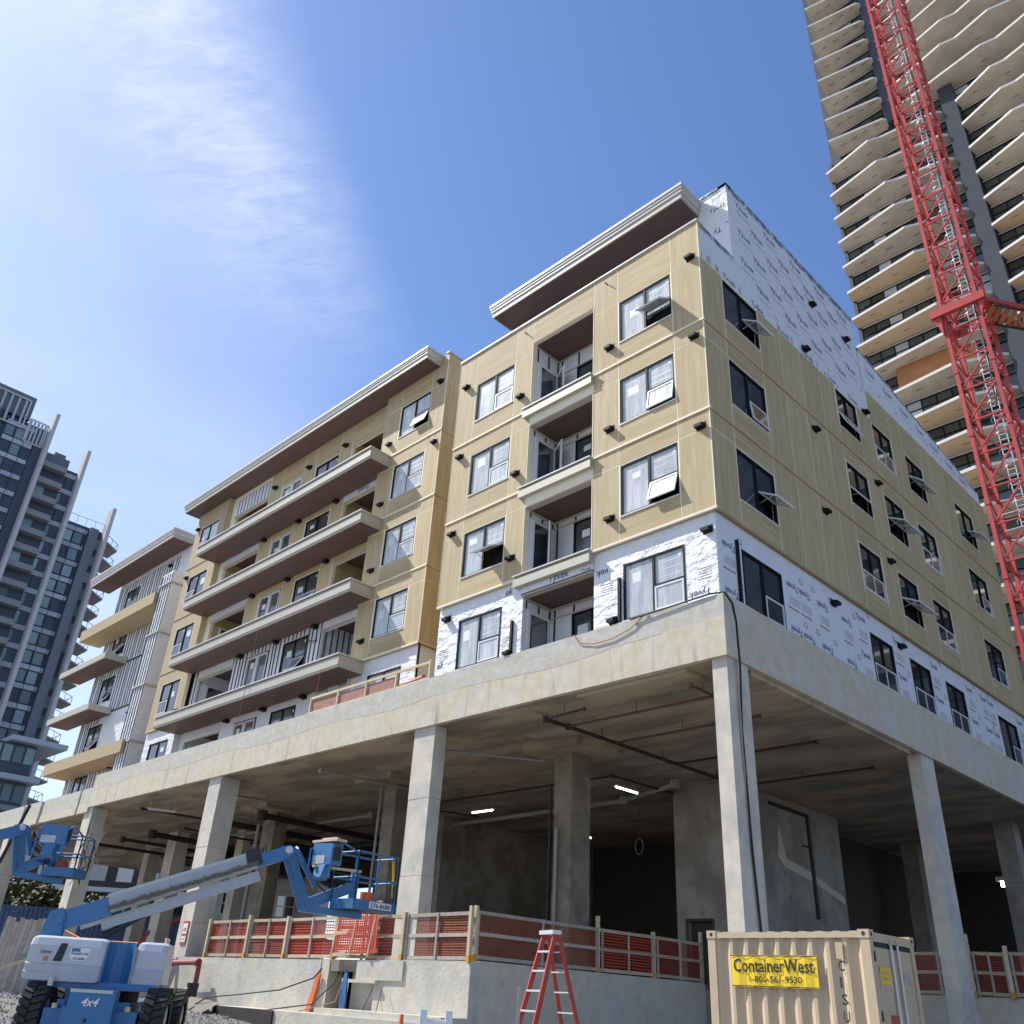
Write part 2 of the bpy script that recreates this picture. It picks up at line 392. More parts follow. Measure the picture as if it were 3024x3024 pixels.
def window(F, u0, u1, z0, z1, style='L', pane=film, opened=0.0, sash=vinyl, nf=-0.03, stick=True, lower=0.72, frame=frame_black):
    """window part: frame bars, with panes and opening sash as sub-parts"""
    fb = MB(); w_ = 0.055; n0, n1 = nf - 0.07, nf + 0.012
    F.box(fb, u0, u1, z0, z0 + w_, n0, n1, frame); F.box(fb, u0, u1, z1 - w_, z1, n0, n1, frame)
    F.box(fb, u0, u0 + w_, z0 + w_, z1 - w_, n0, n1, frame); F.box(fb, u1 - w_, u1, z0 + w_, z1 - w_, n0, n1, frame)
    F.box(fb, u0 - 0.01, u1 + 0.01, z0 - 0.035, z0 - 0.002, nf - 0.02, nf + 0.06, sash)          # sill flashing
    um = (u0 + u1) / 2; zt = z0 + lower
    if style == 'D':
        frame2 = vinyl
    F.box(fb, um - 0.035, um + 0.035, z0 + w_, z1 - w_, n0, n1 - 0.004, frame if style != 'D' else vinyl)
    panes = []; sashes = []
    if style in ('L', 'M'):
        full, half = ((u0 + w_, um - 0.035), (um + 0.035, u1 - w_))
        if style == 'M':
            full, half = half, full
        F.box(fb, half[0], half[1], zt - 0.03, zt + 0.03, n0, n1 - 0.002, frame)
        panes += [(full[0], full[1], z0 + w_, z1 - w_), (half[0], half[1], zt + 0.03, z1 - w_)]
        sashes.append((half[0], half[1], z0 + w_, zt - 0.03))
    elif style == 'Q':
        F.box(fb, u0 + w_, u1 - w_, zt - 0.03, zt + 0.03, n0, n1 - 0.002, frame)
        for a, b in ((u0 + w_, um - 0.035), (um + 0.035, u1 - w_)):
            panes.append((a, b, zt + 0.03, z1 - w_))
        sashes.append((u0 + w_, u1 - w_, z0 + w_, zt - 0.03))
    else:
        panes += [(u0 + w_, um - 0.035, z0 + w_, z1 - w_), (um + 0.035, u1 - w_, z0 + w_, z1 - w_)]
        if style == 'D':
            for a, b in ((u0 + w_, um - 0.035), (um + 0.035, u1 - w_)):
                for q in (a, b - 0.06):
                    F.box(fb, q, q + 0.06, z0 + w_, z1 - w_, n0, n1 + 0.02, vinyl)
                F.box(fb, a, b, z1 - w_ - 0.06, z1 - w_, n0, n1 + 0.018, vinyl)
    win = fb.build('window', BLD)
    for a, b, c, d in panes:
        pb = MB(); F.box(pb, a, b, c, d, nf - 0.05, nf - 0.035, pane); pb.build('pane', win)
    for a, b, c, d in sashes:
        ang = rad(opened); h = d - c; sb = MB()
        def pt(u, s_, t_):     # s_ down the sash, t_ out of it
            return F.p(u, d - s_ * math.cos(ang) + t_ * math.sin(ang), nf + s_ * math.sin(ang) + t_ * math.cos(ang))
        def sbox(ua, ub, sa, sb_, ta, tb, mt):
            sb.hexa([pt(ua, sa, ta), pt(ub, sa, ta), pt(ub, sb_, ta), pt(ua, sb_, ta), pt(ua, sa, tb), pt(ub, sa, tb), pt(ub, sb_, tb), pt(ua, sb_, tb)], mt)
        sw = 0.045
        for q in ((a, b, 0, sw), (a, b, h - sw, h), (a, a + sw, sw, h - sw), (b - sw, b, sw, h - sw)):
            sbox(q[0], q[1], q[2], q[3], -0.025, 0.018, sash)
        if style == 'Q':
            mu = (a + b) / 2
            sbox(mu - 0.03, mu + 0.03, sw, h - sw, -0.025, 0.016, sash)
        sa = sb.build('sash', win)
        pb = MB(); sb2 = sb; sb = pb
        sbox(a + sw, b - sw, sw, h - sw, -0.012, 0.0, pane_clear if (opened > 25 and pane is not film) else pane); pb.build('pane', win)
        if opened > 25:      # black sheet standing in for the unlit room behind, and a stay arm
            vb = MB(); F.box(vb, a, b, c, d, nf - 0.30, nf - 0.28, shade_black); vb.build('opening', win)
            ab = MB(); ab.bar(F.p(a + 0.05, c + 0.3, nf), pt(a + 0.06, h * 0.75, 0), 0.015, steel); ab.build('stay_arm', win)
    if stick and pane in (film, glass_room):
        sb = MB(); q = panes[0]
        su = q[0] + (q[1] - q[0]) * R.uniform(0.18, 0.4); sz = q[3] - R.uniform(0.22, 0.5); sh = R.uniform(0.16, 0.36)
        F.box(sb, su, su + R.uniform(0.26, 0.40), sz - sh, sz, nf - 0.0345, nf - 0.032, sticker_m)
        q = panes[1]
        su = q[1] - R.uniform(0.12, 0.2)
        F.box(sb, su, su + 0.09, q[3] - 0.2, q[3] - 0.1, nf - 0.0345, nf - 0.032, sticker_m)
        if pane is film:
            for k in range(3):
                za = q[2] + (q[3] - q[2]) * (0.2 + 0.25 * k)
                sb.quad(F.p(q[0] + 0.08, za, nf - 0.033), F.p(q[1] - 0.1, za + R.uniform(-.03, .05), nf - 0.033), F.p(q[1] - 0.1, za + 0.025, nf - 0.033), F.p(q[0] + 0.08, za + R.uniform(0.015, 0.03), nf - 0.033), sticker_m)
        sb.build('sticker', win)
    return win


def panel(F, u0, u1, z0, z1, mt, n=0.0):
    b = MB(); g = 0.017
    F.box(b, u0 + g, u1 - g, z0 + g, z1 - g, n - 0.016, n, mt)
    return b.build('panel', BLD)


def vent(F, u, z, n=0.0, s=0.21):
    b = MB(); wd, h, d = 0.23, 0.16, s * 0.85
    P = F.p
    a = [P(u - wd / 2, z - h / 2, n - 0.02), P(u + wd / 2, z - h / 2, n - 0.02), P(u + wd / 2, z + h / 2, n - 0.02), P(u - wd / 2, z + h / 2, n - 0.02),
         P(u - wd / 2, z - h / 2, n + d), P(u + wd / 2, z - h / 2, n + d), P(u + wd / 2, z + 0.01, n + d), P(u - wd / 2, z + 0.01, n + d)]
    b.hexa(a, vent_black)
    F.box(b, u - wd / 2 - 0.03, u + wd / 2 + 0.03, z - h / 2 - 0.02, z + h / 2 + 0.03, n - 0.01, n + 0.012, vent_black)
    return b.build('vent', BLD)


FL = [7.85, 10.85, 13.85, 16.85, 19.85]
# ---- block A: sunny end block
wb = MB(); holes = []
for f in FL[:4]:
    holes += [(-9.35, -7.48, f + 0.76, f + 2.36), (-2.95, -1.03, f + 0.76, f + 2.36)]
holes += [(-6.62, -3.95, 7.86, 10.30), (-6.62, -3.95, 10.86, 13.22), (-6.62, -3.95, 13.86, 16.24), (-6.62, -3.95, 16.86, 19.62)]
wall_cells(wb, FA, -10.33, -0.02, 10.88, 20.66, holes, -0.16, -0.0045, trim)
wb.each('backing_wall', BLD)
wb = MB(); wall_cells(wb, FA, -10.31, -0.12, 8.3, 10.84, holes, -0.22, -0.10, wrap)
wb.each('house_wrap', BLD)
for f in FL[1:4]:
    top = f + 3.0 if f < 16 else 20.65
    for u0, u1 in ((-10.35, -9.45), (-7.45, -6.62), (-3.95, -3.0), (-1.0, 0.0)):
        panel(FA, u0, u1, f + 0.05, f + 2.42, panel_v); panel(FA, u0, u1, f + 2.42, top, panel_v)
    for u0, u1, w0, w1 in ((-9.45, -7.45, -9.35, -7.48), (-3.0, -1.0, -2.95, -1.03)):
        panel(FA, u0, u1, f + 0.05, f + 0.74, panel_h); panel(FA, u0, u1, f + 2.38, top, panel_h)
        panel(FA, u0, w0, f + 0.74, f + 2.38, panel_v) if w0 - u0 > 0.06 else None
panel(FA, -6.62, -3.95, 19.62, 20.65, panel_h)
fb = MB()
for f in FL[1:4]:
    for u0, u1 in ((-10.36, -6.66), (-3.94, 0.035)):
        FA.box(fb, u0, u1, f - 0.03, f + 0.035, -0.05, 0.035, trim)
        FA.box(fb, u0, u1, f + 0.035, f + 0.05, -0.05, 0.012, trim)
FA.box(fb, -10.36, 0.03, 20.66, 20.72, -0.3, 0.05, metal_white)
FA.box(fb, -10.36, 0.025, 20.62, 20.66, -0.3, 0.025, metal_cream)
for f in FL[1:4]:   # the same flashing returns round the corner on the shaded side
    FR.box(fb, 0.037, 22.4, f - 0.03, f + 0.02, -0.05, 0.03, panel_h)
fb.each('flashing', BLD)
cb = MB()
FA.box(cb, -0.012, 0.016, 10.9, 20.6, -0.016, 0.010, trim); FA.box(cb, -10.365, -10.352, 10.9, 20.6, -0.10, 0.006, trim)
for f, t in ((10.9, 13.2), (13.9, 16.2), (16.9, 19.6)):
    FA.box(cb, -3.975, -3.951, f, t, -0.2, 0.01, trim); FA.box(cb, -6.640, -6.621, f, t, -0.2, 0.01, trim)
cb.each('corner_trim', BLD)
for f in FL[:4]:
    nf = -0.03 if f > 8 else -0.10
    window(FA, -2.95, -1.03, f + 0.76, f + 2.36, 'L', film, {16.85: 58, 13.85: 9, 10.85: 17}.get(f, 0), nf=nf)
    window(FA, -9.35, -7.48, f + 0.76, f + 2.36, 'L', film, {10.85: 62}.get(f, 0), nf=nf)
for u, z in ((-.29, 19.34), (-.31, 16.38), (-.28, 13.36), (-3.3, 17.6), (-3.3, 14.6), (-9.9, 19.36), (-7.08, 17.6), (-9.92, 16.38), (-7.1, 14.6), (-3.3, 11.66), (-9.94, 13.38), (-7.1, 11.64)):
    vent(FA, u, z)
for u, z in ((-.33, 10.38), (-9.9, 10.40), (-7.08, 8.68), (-3.28, 8.72)):
    vent(FA, u, z, -0.10)
pb = MB()
for u, z in ((-3.4, 20.25), (-6.95, 20.2)):
    pb.cyl(FA.p(u, z, -0.02), FA.p(u, z, 0.14), 0.02, vent_black)
pb.each('wall_spigot', BLD)
bb = MB()
for u, z0, z1 in ((-6.98, 8.5, 9.62), (-3.06, 8.5, 9.85)):
    FA.box(bb, u - 0.04, u + 0.04, z0, z1, -0.098, -0.03, vent_black)
bb.each('rain_leader', BLD)

# loggias of block A
for f in FL[:4]:
    top = {7.85: 10.30, 10.85: 13.22, 13.85: 16.24, 16.85: 19.62}[f]
    F = FA
    lb = MB(); ws = wrap_side
    # side walls, back wall with a window opening, ceiling and floor
    lb.box(-6.80, -6.63, 0.16, 2.2, f, top + 0.1, ws)
    lb.box(-3.94, -3.80, 0.16, 2.2, f, top + 0.1, ws)
    Fk = Fac('A', 1.30)
    wall_cells(lb, Fk, -6.63, -3.94, f, top, [(-5.80, -4.30, f + 0.66, f + 2.10)], -0.15, 0.0, ws)
    lb.box(-6.63, -3.94, 0.16, 2.2, f - 0.12, f, concrete_dark)
    lb.each('loggia', BLD)
    sb = MB(); sb.box(-6.62, -3.95, 0.02, 2.04, top + 0.004, top + 0.05, soffit_red); sb.build('soffit', BLD)
    kb = MB()   # strapping over the wrap in the loggia
    for k in range(4):
        u = -6.45 + k * 0.75
        Fk.box(kb, u - 0.03, u + 0.03, f + 0.1, top - 0.05, 0.001, 0.02, furring) if not (-5.85 < u < -4.25) else Fk.box(kb, u - 0.03, u + 0.03, f + 2.1, top - 0.05, 0.001, 0.02, furring)
    Fk.box(kb, -6.62, -3.96, top - 0.10, top - 0.04, 0.001, 0.03, metal_cream)
    Fk.box(kb, -6.62, -3.96, f + 2.08, f + 2.13, 0.001, 0.025, metal_cream)
    for y in (0.22, 0.75, 1.22):
        kb.box(-6.629, -6.61, y, y + 0.06, f + 2.13, top - 0.1, furring)
    kb.box(-6.629, -6.60, 0.2, 1.29, top - 0.10, top - 0.04, metal_cream)
    stuff(kb.build('strapping', BLD))
    window(Fk, -5.80, -4.30, f + 0.66, f + 2.10, 'L', glass_room, 0 if f != 10.85 else 40, nf=-0.03, lower=0.5)
    # patio door in the left side wall, leaf swung open
    db = MB(); db.box(-6.632, -6.60, 0.34, 1.22, f + 0.02, f + 2.10, vinyl); db.box(-6.66, -6.596, 0.44, 1.14, f + 0.05, f + 2.0, glass_dark)
    dr = db.build('patio_door', BLD)
    if f > 8:
        a = rad(62 if f != 10.85 else 38); hx, hy = -6.58, 1.16
        lb = MB()
        d = Vector((math.sin(a), -math.cos(a), 0)); e = Vector((d.y, -d.x, 0)) * 0.02
        def leafbox(s0, s1, z0, z1, mt, th=1.0):
            o = Vector((hx, hy, 0))
            pts = []
            for z in (z0, z1):
                for s_, t_ in ((s0, -th), (s1, -th), (s1, th), (s0, th)):
                    q = o + d * s_ + e * t_; pts.append((q.x, q.y, z))
            lb.hexa(pts, mt)
        W_ = 0.72
        leafbox(0, 0.11, f + 0.05, f + 2.0, vinyl); leafbox(W_ - 0.11, W_, f + 0.05, f + 2.0, vinyl)
        leafbox(0.11, W_ - 0.11, f + 1.88, f + 2.0, vinyl); leafbox(0.11, W_ - 0.11, f + 0.05, f + 0.2, vinyl)
        leafbox(0.11, W_ - 0.11, f + 0.2, f + 1.88, glass_room, 0.3)
        lb.build('door_leaf', dr)
    if f > 8:     # balcony edge and the wrapped beam below it
        kb = MB()
        FA.box(kb, -6.82, -3.945, f - 0.10, f + 0.02, -0.3, 0.06, metal_cream)
        FA.box(kb, -6.86, -3.93, f + 0.02, f + 0.06, -0.3, 0.17, metal_white)
        FA.box(kb, -6.84, -3.935, f - 0.30, f - 0.06, -0.3, 0.14, metal_cream)
        kb.build('balcony', BLD)
        kb2 = MB(); wb = MB(); FA.box(wb, -6.62, -3.95, {10.85: 10.30, 13.85: 13.22, 16.85: 16.24}[f], f - 0.305, -0.25, -0.03, wrap_side)
        put_text(kb2, 'Tyvek', FA.p(-5.55 if f != 16.85 else -5.75, f - 0.52, -0.026), (1, 0, 0), (0, 0, 1), 0.75, ink, 0.15, 0.008)
        put_text(kb2, 'Tyvek', FA.p(-6.58 if f == 13.85 else -4.35, f - 0.52, -0.026), (1, 0, 0), (0, 0, 1), 0.75 if f == 13.85 else 0.36, ink, 0.15, 0.008)
        FA.box(wb, -6.62, -3.95, {10.85: 10.30, 13.85: 13.22, 16.85: 16.24}[f] - 0.03, {10.85: 10.30, 13.85: 13.22, 16.85: 16.24}[f], -0.25, -0.02, metal_cream)
        wb.each('wrapped_beam', BLD); stuff(kb2.build('lettering', BLD))

# ---- right facade in shade
wb = MB(); holes = []
RC = {'w1': (1.2, 3.12), 'w2': (8.2, 9.72), 'w3': (10.97, 12.5), 'w4': (13.75, 15.32), 'w5': (18.5, 20.4)}
for f in FL[:4]:
    for a, b in RC.values():
        holes.append((a, b, f + 0.76, f + 2.36))
wall_cells(wb, FR, 0.02, 22.4, 10.88, 19.3, holes, -0.16, -0.0045, trim)
wall_cells(wb, FR, 10.95, 22.4, 19.3, 20.66, [], -0.16, -0.0045, trim)
wb.each('backing_wall', BLD)
wb = MB(); wall_cells(wb, FR, 0.12, 24.0, 8.3, 10.84, holes, -0.22, -0.10, wrap_side); wb.each('house_wrap', BLD)
wb = MB(); wall_cells(wb, FR, 0.02, 10.95, 19.31, 20.72, [], -0.22, -0.05, wrap_side)
FR.box(wb, 2.032, 10.8, 20.725, 23.99, -0.25, -0.05, wrap_side)
wb.box(-9.9, -0.252, 2.03, 2.2, 20.3, 24.0, wrap); wb.box(-0.252, -0.052, 2.028, 2.0315, 20.74, 24.0, wrap)
wb.box(-10.0, -9.9, 2.03, 10.8, 20.3, 24.0, wrap_side); wb.box(-9.9, -0.3, 10.7, 10.8, 20.3, 24.0, wrap_side)
wb.prism([FR.p(10.96, 20.71, -0.05), FR.p(22.3, 20.71, -0.05), FR.p(22.3, 21.25, -0.05), FR.p(11.2, 22.55, -0.05), FR.p(10.96, 22.6, -0.05)], (-0.2, 0, 0), wrap_side)
wb.each('house_wrap', BLD)
tb = MB()
FR.box(tb, 2.0, 10.85, 24.0, 24.08, -0.35, -0.03, wrap_tape); tb.box(-9.95, -0.03, 2.0, 2.3, 24.0, 24.08, wrap_tape)
FR.box(tb, 2.0, 10.83, 23.82, 24.0, -0.052, -0.046, wrap_tape); tb.box(-9.9, -0.055, 2.020, 2.026, 23.86, 23.99, wrap_tape)
FR.box(tb, 0.05, 2.06, 20.72, 20.76, -0.35, -0.03, wrap_tape); FR.box(tb, 0.05, 2.02, 20.58, 20.72, -0.052, -0.045, wrap_tape)
tb.prism([FR.p(10.9, 22.6, -0.03), FR.p(22.32, 21.25, -0.03), FR.p(22.32, 21.31, -0.03), FR.p(10.9, 22.68, -0.03)], (-0.3, 0, 0), wrap_tape)
tb.each('parapet_tape', BLD)
US = [0.0, 1.17, 3.15, 4.45, 5.72, 7.02, 8.12, 9.78, 10.92, 12.55, 13.72, 15.38, 16.38, 17.32, 18.45, 20.45, 21.5, 22.42]
for f in FL[1:4]:
    for u0, u1 in zip(US, US[1:]):
        top = f + 3.0 if f < 16 else (19.30 if u1 < 10.95 else 20.65)
        win = any(a - 0.1 <= u0 + 0.05 and b + 0.1 >= u1 - 0.05 for a, b in RC.values())
        if win:
            panel(FR, u0, u1, f + 0.03, f + 0.73, panel_h)
            if top > f + 2.5:
                panel(FR, u0, u1, f + 2.38, top, panel_h)
        elif u0 < 1:
            panel(FR, u0, u1, f + 0.03, f + 2.42, panel_v); (panel(FR, u0, u1, f + 2.42, top, panel_v) if top > f + 2.5 else None)
        else:
            panel(FR, u0, u1, f + 0.03, top, panel_v)
cols_open = {('w1', 16.85): 55, ('w1', 13.85): 8, ('w1', 10.85): 60, ('w2', 16.85): 22, ('w2', 13.85): 34, ('w3', 13.85): 62, ('w3', 10.85): 62,
             ('w4', 16.85): 50, ('w5', 16.85): 58}
for f in FL[:4]:
    for k, (a, b) in RC.items():
        window(FR, a, b, f + 0.76, f + 2.36, 'L' if k in ('w1', 'w5') else 'Q', glass_dark, cols_open.get((k, f), 0), nf=-0.03 if f > 8 else -0.10)
for u, z in ((6.2, 19.65), (10.45, 19.38), (6.1, 16.35), (10.45, 16.38), (6.05, 13.36), (10.4, 13.36)):
    vent(FR, u, z, 0.0)
for u, z in ((7.3, 22.38), (9.85, 22.40), (5.98, 10.38), (10.3, 10.40)):
    vent(FR, u, z, -0.06 if z > 20 else -0.10, 0.24)
bb = MB(); FR.box(bb, 0.92, 1.0, 8.6, 10.35, -0.098, -0.03, vent_black); bb.each('rain_leader', BLD)
lb = MB(); ud = (0, 1, 0)
for r_ in range(6):          # printed rows on the big upper wrap
    z = 23.35 - r_ * 0.62
    for k in range(5):
        u = 2.55 + k * 1.75 + (0.85 if r_ % 2 else 0.0)
        if z < 20.8 and u > 9.6 or u > 9.7: continue
        if z < 19.5: continue
        nn = -0.046
        put_text(lb, 'Tyvek', FR.p(u, z, nn), ud, (0, 0, 1), 0.78, ink, 0.12, 0.008)
        FR.box(lb, u - 0.1, u + 0.45, z + 0.30, z + 0.315, -0.05, nn, ink_grey); FR.box(lb, u, u + 0.85, z - 0.14, z - 0.125, -0.05, nn, ink_grey)
        FR.box(lb, u + 0.1, u + 0.8, z - 0.19, z - 0.18, -0.05, nn, ink_grey)
        FR.box(lb, u + 0.95, u + 1.15, z - 0.33, z - 0.31, -0.05, nn, ink_grey); FR.box(lb, u + 1.05, u + 1.2, z - 0.40, z - 0.37, -0.05, nn, ink_red)
for k in range(7):
    u = 11.4 + k * 1.45
    put_text(lb, 'Tyvek', FR.p(u, 21.75 - k * 0.13, -0.046), ud, (0, 0, 1), 0.78, ink, 0.12, 0.008)
    FR.box(lb, u, u + 0.8, 21.6 - k * 0.13, 21.615 - k * 0.13, -0.05, -0.046, ink_grey); FR.box(lb, u + 0.9, u + 1.05, 21.15, 21.2, -0.05, -0.046, ink_red)
put_text(lb, 'Tyvek', (-0.72, 2.025, 23.05), (1, 0, 0), (0, 0, 1), 0.62, ink, 0.12, 0.008)
put_text(lb, 'Ty', (-0.35, 2.025, 22.35), (-1, 0, 0), (0, 0, -1), 0.30, ink, 0.12, 0.008)
put_text(lb, 'vek', (-0.20, 2.025, 22.30), (1, 0, 0), (0, 0, 1), 0.15, ink, 0.12, 0.008)
for k in range(14):          # first row, half hidden by the panels, and strapping ends above them
    u = 0.55 + k * 0.8
    if k % 2: put_text(lb, 'Tyvek', FR.p(u, 19.36, -0.046), ud, (0, 0, 1), 0.7, ink, 0.12, 0.008)
sb = MB()
for u in (0.18, 0.5, 0.62, 0.95, 1.05, 2.25, 3.3, 3.6, 4.5, 5.4, 6.7, 7.1, 7.6, 8.05, 8.5, 9.4, 10.3):
    FR.box(sb, u, u + 0.045, 19.25, 19.25 + R.uniform(0.18, 0.5), -0.049, -0.03, lumber_grey)
stuff(sb.build('strapping', BLD))
def low_prints(F, ulist, zlist, wd=0.62, flip=True):
    for u in ulist:
        for z in zlist:
            if any(h[0] - 0.75 < u < h[1] + 0.1 and h[2] - 0.3 < z < h[3] + 0.2 for h in holes): continue
            nn = -0.094
            x = F.ud()
            if flip: put_text(lb, 'Tyvek', F.p(u + wd, z + 0.2, nn), -x, (0, 0, -1), wd, ink, 0.12, 0.008)
            else: put_text(lb, 'Tyvek', F.p(u, z, nn), x, (0, 0, 1), wd, ink, 0.12, 0.008)
            for q in range(4):
                F.box(lb, u + 0.1, u + 0.62, z - 0.28 - q * 0.06, z - 0.265 - q * 0.06, -0.099, nn, ink_grey)
            F.box(lb, u, u + 0.55, z - 0.62, z - 0.58, -0.099, nn, ink_red)
            F.box(lb, u + 0.75, u + 0.93, z + 0.32, z + 0.34, -0.099, nn, ink_red); F.box(lb, u + 0.75, u + 0.77, z + 0.34, z + 0.46, -0.099, nn, ink_red)
            F.box(lb, u + 0.91, u + 0.93, z + 0.34, z + 0.46, -0.099, nn, ink_red); F.box(lb, u + 0.77, u + 0.91, z + 0.45, z + 0.46, -0.099, nn, ink_red)
low_prints(FR, [0.3, 3.35, 4.0, 5.0, 6.4], [10.0, 8.75])
low_prints(FR, [7.4, 9.85, 12.65, 15.6, 16.9, 17.6, 20.6, 21.5], [10.35, 9.2], 0.6, False)
stuff(lb.build('lettering', BLD))
holes = [(-9.35, -7.48, 8.6, 10.25), (-2.95, -1.03, 8.6, 10.25), (-6.62, -3.95, 7.86, 10.30)]
lb = MB()
put_text(lb, 'Tyvek', FA.p(-0.35, 8.92, -0.094), (-1, 0, 0), (0, 0, -1), 0.62, ink, 0.12, 0.008)
put_text(lb, 'vek', FA.p(-3.45, 10.28, -0.094), (-1, 0, 0), (0, 0, -1), 0.42, ink, 0.12, 0.01)
put_text(lb, 'ek', FA.p(-10.2, 8.82, -0.094), (1, 0, 0), (0, 0, 1), 0.30, ink, 0.12, 0.01)
put_text(lb, 'ek', FA.p(-7.35, 10.5, -0.094), (1, 0, 0), (0, 0, 1), 0.30, ink, 0.12, 0.01)
put_text(lb, 'k', (-6.15, 1.294, 8.75), (1, 0, 0), (0, 0, 1), 0.14, ink, 0.12, 0.01)
for u, z in ((-3.7, 9.8), (-7.4, 9.2), (-10.15, 9.4), (-0.7, 9.4)):
    for q in range(5):
        FA.box(lb, u, u + 0.4, z - q * 0.07, z - q * 0.07 + 0.014, -0.099, -0.095, ink_grey if q else ink_red)
stuff(lb.build('lettering', BLD))

# roof canopies: stepped fascia boards and a maroon soffit
def canopy(x0, x1, y0, y1, z0, z1):
    b = MB(); h = (z1 - z0)
    b.box(x0 + 0.10, x1 - 0.10, y0 + 0.10, y1, z0, z0 + h * 0.40, metal_cream)
    b.box(x0 + 0.06, x1 - 0.06, y0 + 0.06, y1, z0 + h * 0.40, z0 + h * 0.60, metal_white)
    b.box(x0 + 0.03, x1 - 0.03, y0 + 0.03, y1, z0 + h * 0.62, z0 + h * 0.78, metal_white)
    b.box(x0, x1, y0, y1, z0 + h * 0.81, z1, metal_white)
    c = b.build('roof_canopy', BLD)
    s = MB(); s.box(x0 + 0.16, x1 - 0.16, y0 + 0.16, y1 - 0.004, z0 - 0.02, z0 - 0.003, soffit_red); s.build('soffit', c)
canopy(-10.05, -1.0, 0.86, 2.02, 23.32, 23.90)
canopy(-34.85, -13.55, 0.68, 1.84, 23.25, 23.76)
canopy(-49.75, -37.6, 1.50, 2.89, 23.08, 23.66)

# ---- block B
wb = MB(); holes = []
FB5 = [7.85, 10.85, 13.85, 16.85, 19.85]
for f in FB5:
    holes += [(-16.05, -14.12, f + 0.76, f + 2.36), (-33.72, -31.77, f + 0.76, f + 2.36)]
for a, b in ((-17.17, -13.17), (-34.4, -31.0)):
    wall_cells(wb, FB, a + 0.02, b - 0.02, 10.88, 23.24 if a < -20 else 23.24, holes, -0.16, -0.0045, trim)
wb.box(-13.33, -13.176, 1.6, 8.0, 10.88, 23.66, trim)      # return at the right end
wb.box(-34.36, -34.2, 1.6, 4.0, 10.88, 23.66, stucco)
wb.each('backing_wall', BLD)
wb = MB()
for a, b in ((-17.17, -13.17), (-34.4, -31.0)):
    wall_cells(wb, FB, a + 0.02, b - 0.12, 7.9, 10.84, holes, -0.22, -0.10, wrap)
wb.box(-13.4, -13.29, 1.7, 8.0, 7.9, 10.84, wrap_side)
wb.each('house_wrap', BLD)
for f in FB5[1:]:
    top = f + 3.0 if f < 19 else 23.25
    for u0, u1 in ((-17.17, -16.12), (-14.08, -13.17)):
        panel(FB, u0, u1, f + 0.05, f + 2.42, panel_v); panel(FB, u0, u1, f + 2.42, top if u0 < -15 else (23.7 if f > 19 else top), panel_v)
    panel(FB, -16.12, -14.08, f + 0.05, f + 0.74, panel_h); panel(FB, -16.12, -14.08, f + 2.38, top, panel_h)
    # left strip: smooth stucco coloured boards
    panel(FB, -34.4, -33.76, f + 0.05, top, stucco); panel(FB, -31.73, -31.0, f + 0.05, top, stucco)
    panel(FB, -33.76, -31.73, f + 0.05, f + 0.74, stucco); panel(FB, -33.76, -31.73, f + 2.38, top, stucco)
    b = MB(); b.box(-13.188, -13.17, 1.57, 8.0, f + 0.06, f + 2.40, panel_v); b.build('panel', BLD)
    b = MB(); b.box(-13.188, -13.17, 1.57, 8.0, f + 2.42, (f + 2.98) if f < 19 else 23.68, panel_v); b.build('panel', BLD)
fb = MB()
for f in FB5[1:]:
    FB.box(fb, -17.18, -13.14, f - 0.03, f + 0.035, -0.05, 0.035, trim); FB.box(fb, -34.41, -31.0, f - 0.03, f + 0.02, -0.05, 0.03, stucco)
    fb.box(-13.18, -13.14, 1.56, 8.0, f - 0.03, f + 0.02, panel_h)
fb.box(-13.3, -13.13, 1.5, 8.0, 23.70, 23.76, metal_cream)
FB.box(fb, -13.185, -13.155, 10.9, 23.7, -0.012, 0.010, trim)
FB.box(fb, -17.19, -17.172, 10.9, 23.2, -0.2, 0.006, trim)
fb.each('flashing', BLD)
for f in FB5:
    nf = -0.03 if f > 8 else -0.10
    window(FB, -16.05, -14.12, f + 0.76, f + 2.36, 'L', film, {19.85: 20}.get(f, 0), nf=nf)
    window(FB, -33.72, -31.77, f + 0.76, f + 2.36, 'M', glass_room if f != 19.85 else film, {16.85: 14}.get(f, 0), nf=nf)
for u, z in ((-13.5, 22.36), (-13.5, 19.36), (-16.6, 20.55), (-16.6, 17.6), (-16.6, 14.6), (-16.6, 11.65), (-34.1, 22.3), (-34.05, 19.3), (-31.35, 11.5)):
    vent(FB, u, z)
# recessed middle of block B
wb = MB(); mh = []
for f in FB5:
    mh += [(-30.45, -27.12, f + 0.05, f + 2.08), (-25.88, -24.02, f + 0.05, f + 2.2), (-22.88, -21.02, f + 0.55, f + 2.2), (-19.96, -17.22, f + 0.05, f + 2.12)]
wall_cells(wb, FM, -30.98, -17.2, 13.9, 23.24, mh, -0.16, -0.0045, trim); wb.each('backing_wall', BLD)
wb = MB(); wall_cells(wb, FM, -30.98, -17.2, 7.9, 13.88, mh, -0.2, -0.03, wrap_side)
for a, b in ((-31.04, -30.99), (-17.21, -17.18)):
    wb.box(a, b, 1.58, 1.86, 7.9, 10.8, wrap_side)
wb.each('house_wrap', BLD)
kb = MB()
for f in (10.85,):
    for k in range(44):
        u = -30.9 + k * 0.31 + R.uniform(-.05, .05)
        if any(h[0] - 0.03 < u < h[1] + 0.03 and h[2] < f + 1 < h[3] for h in mh):
            FM.box(kb, u - 0.025, u + 0.025, f + 2.25, f + 2.85, -0.03, -0.008, furring)
        else:
            FM.box(kb, u - 0.03, u + 0.03, f + 0.1, f + 2.85, -0.03, -0.006, furring)
for k in range(10):
    u = -30.3 + k * 0.34
    FM.box(kb, u - 0.03, u + 0.03, 21.98, 22.95, -0.02, 0.02, furring)
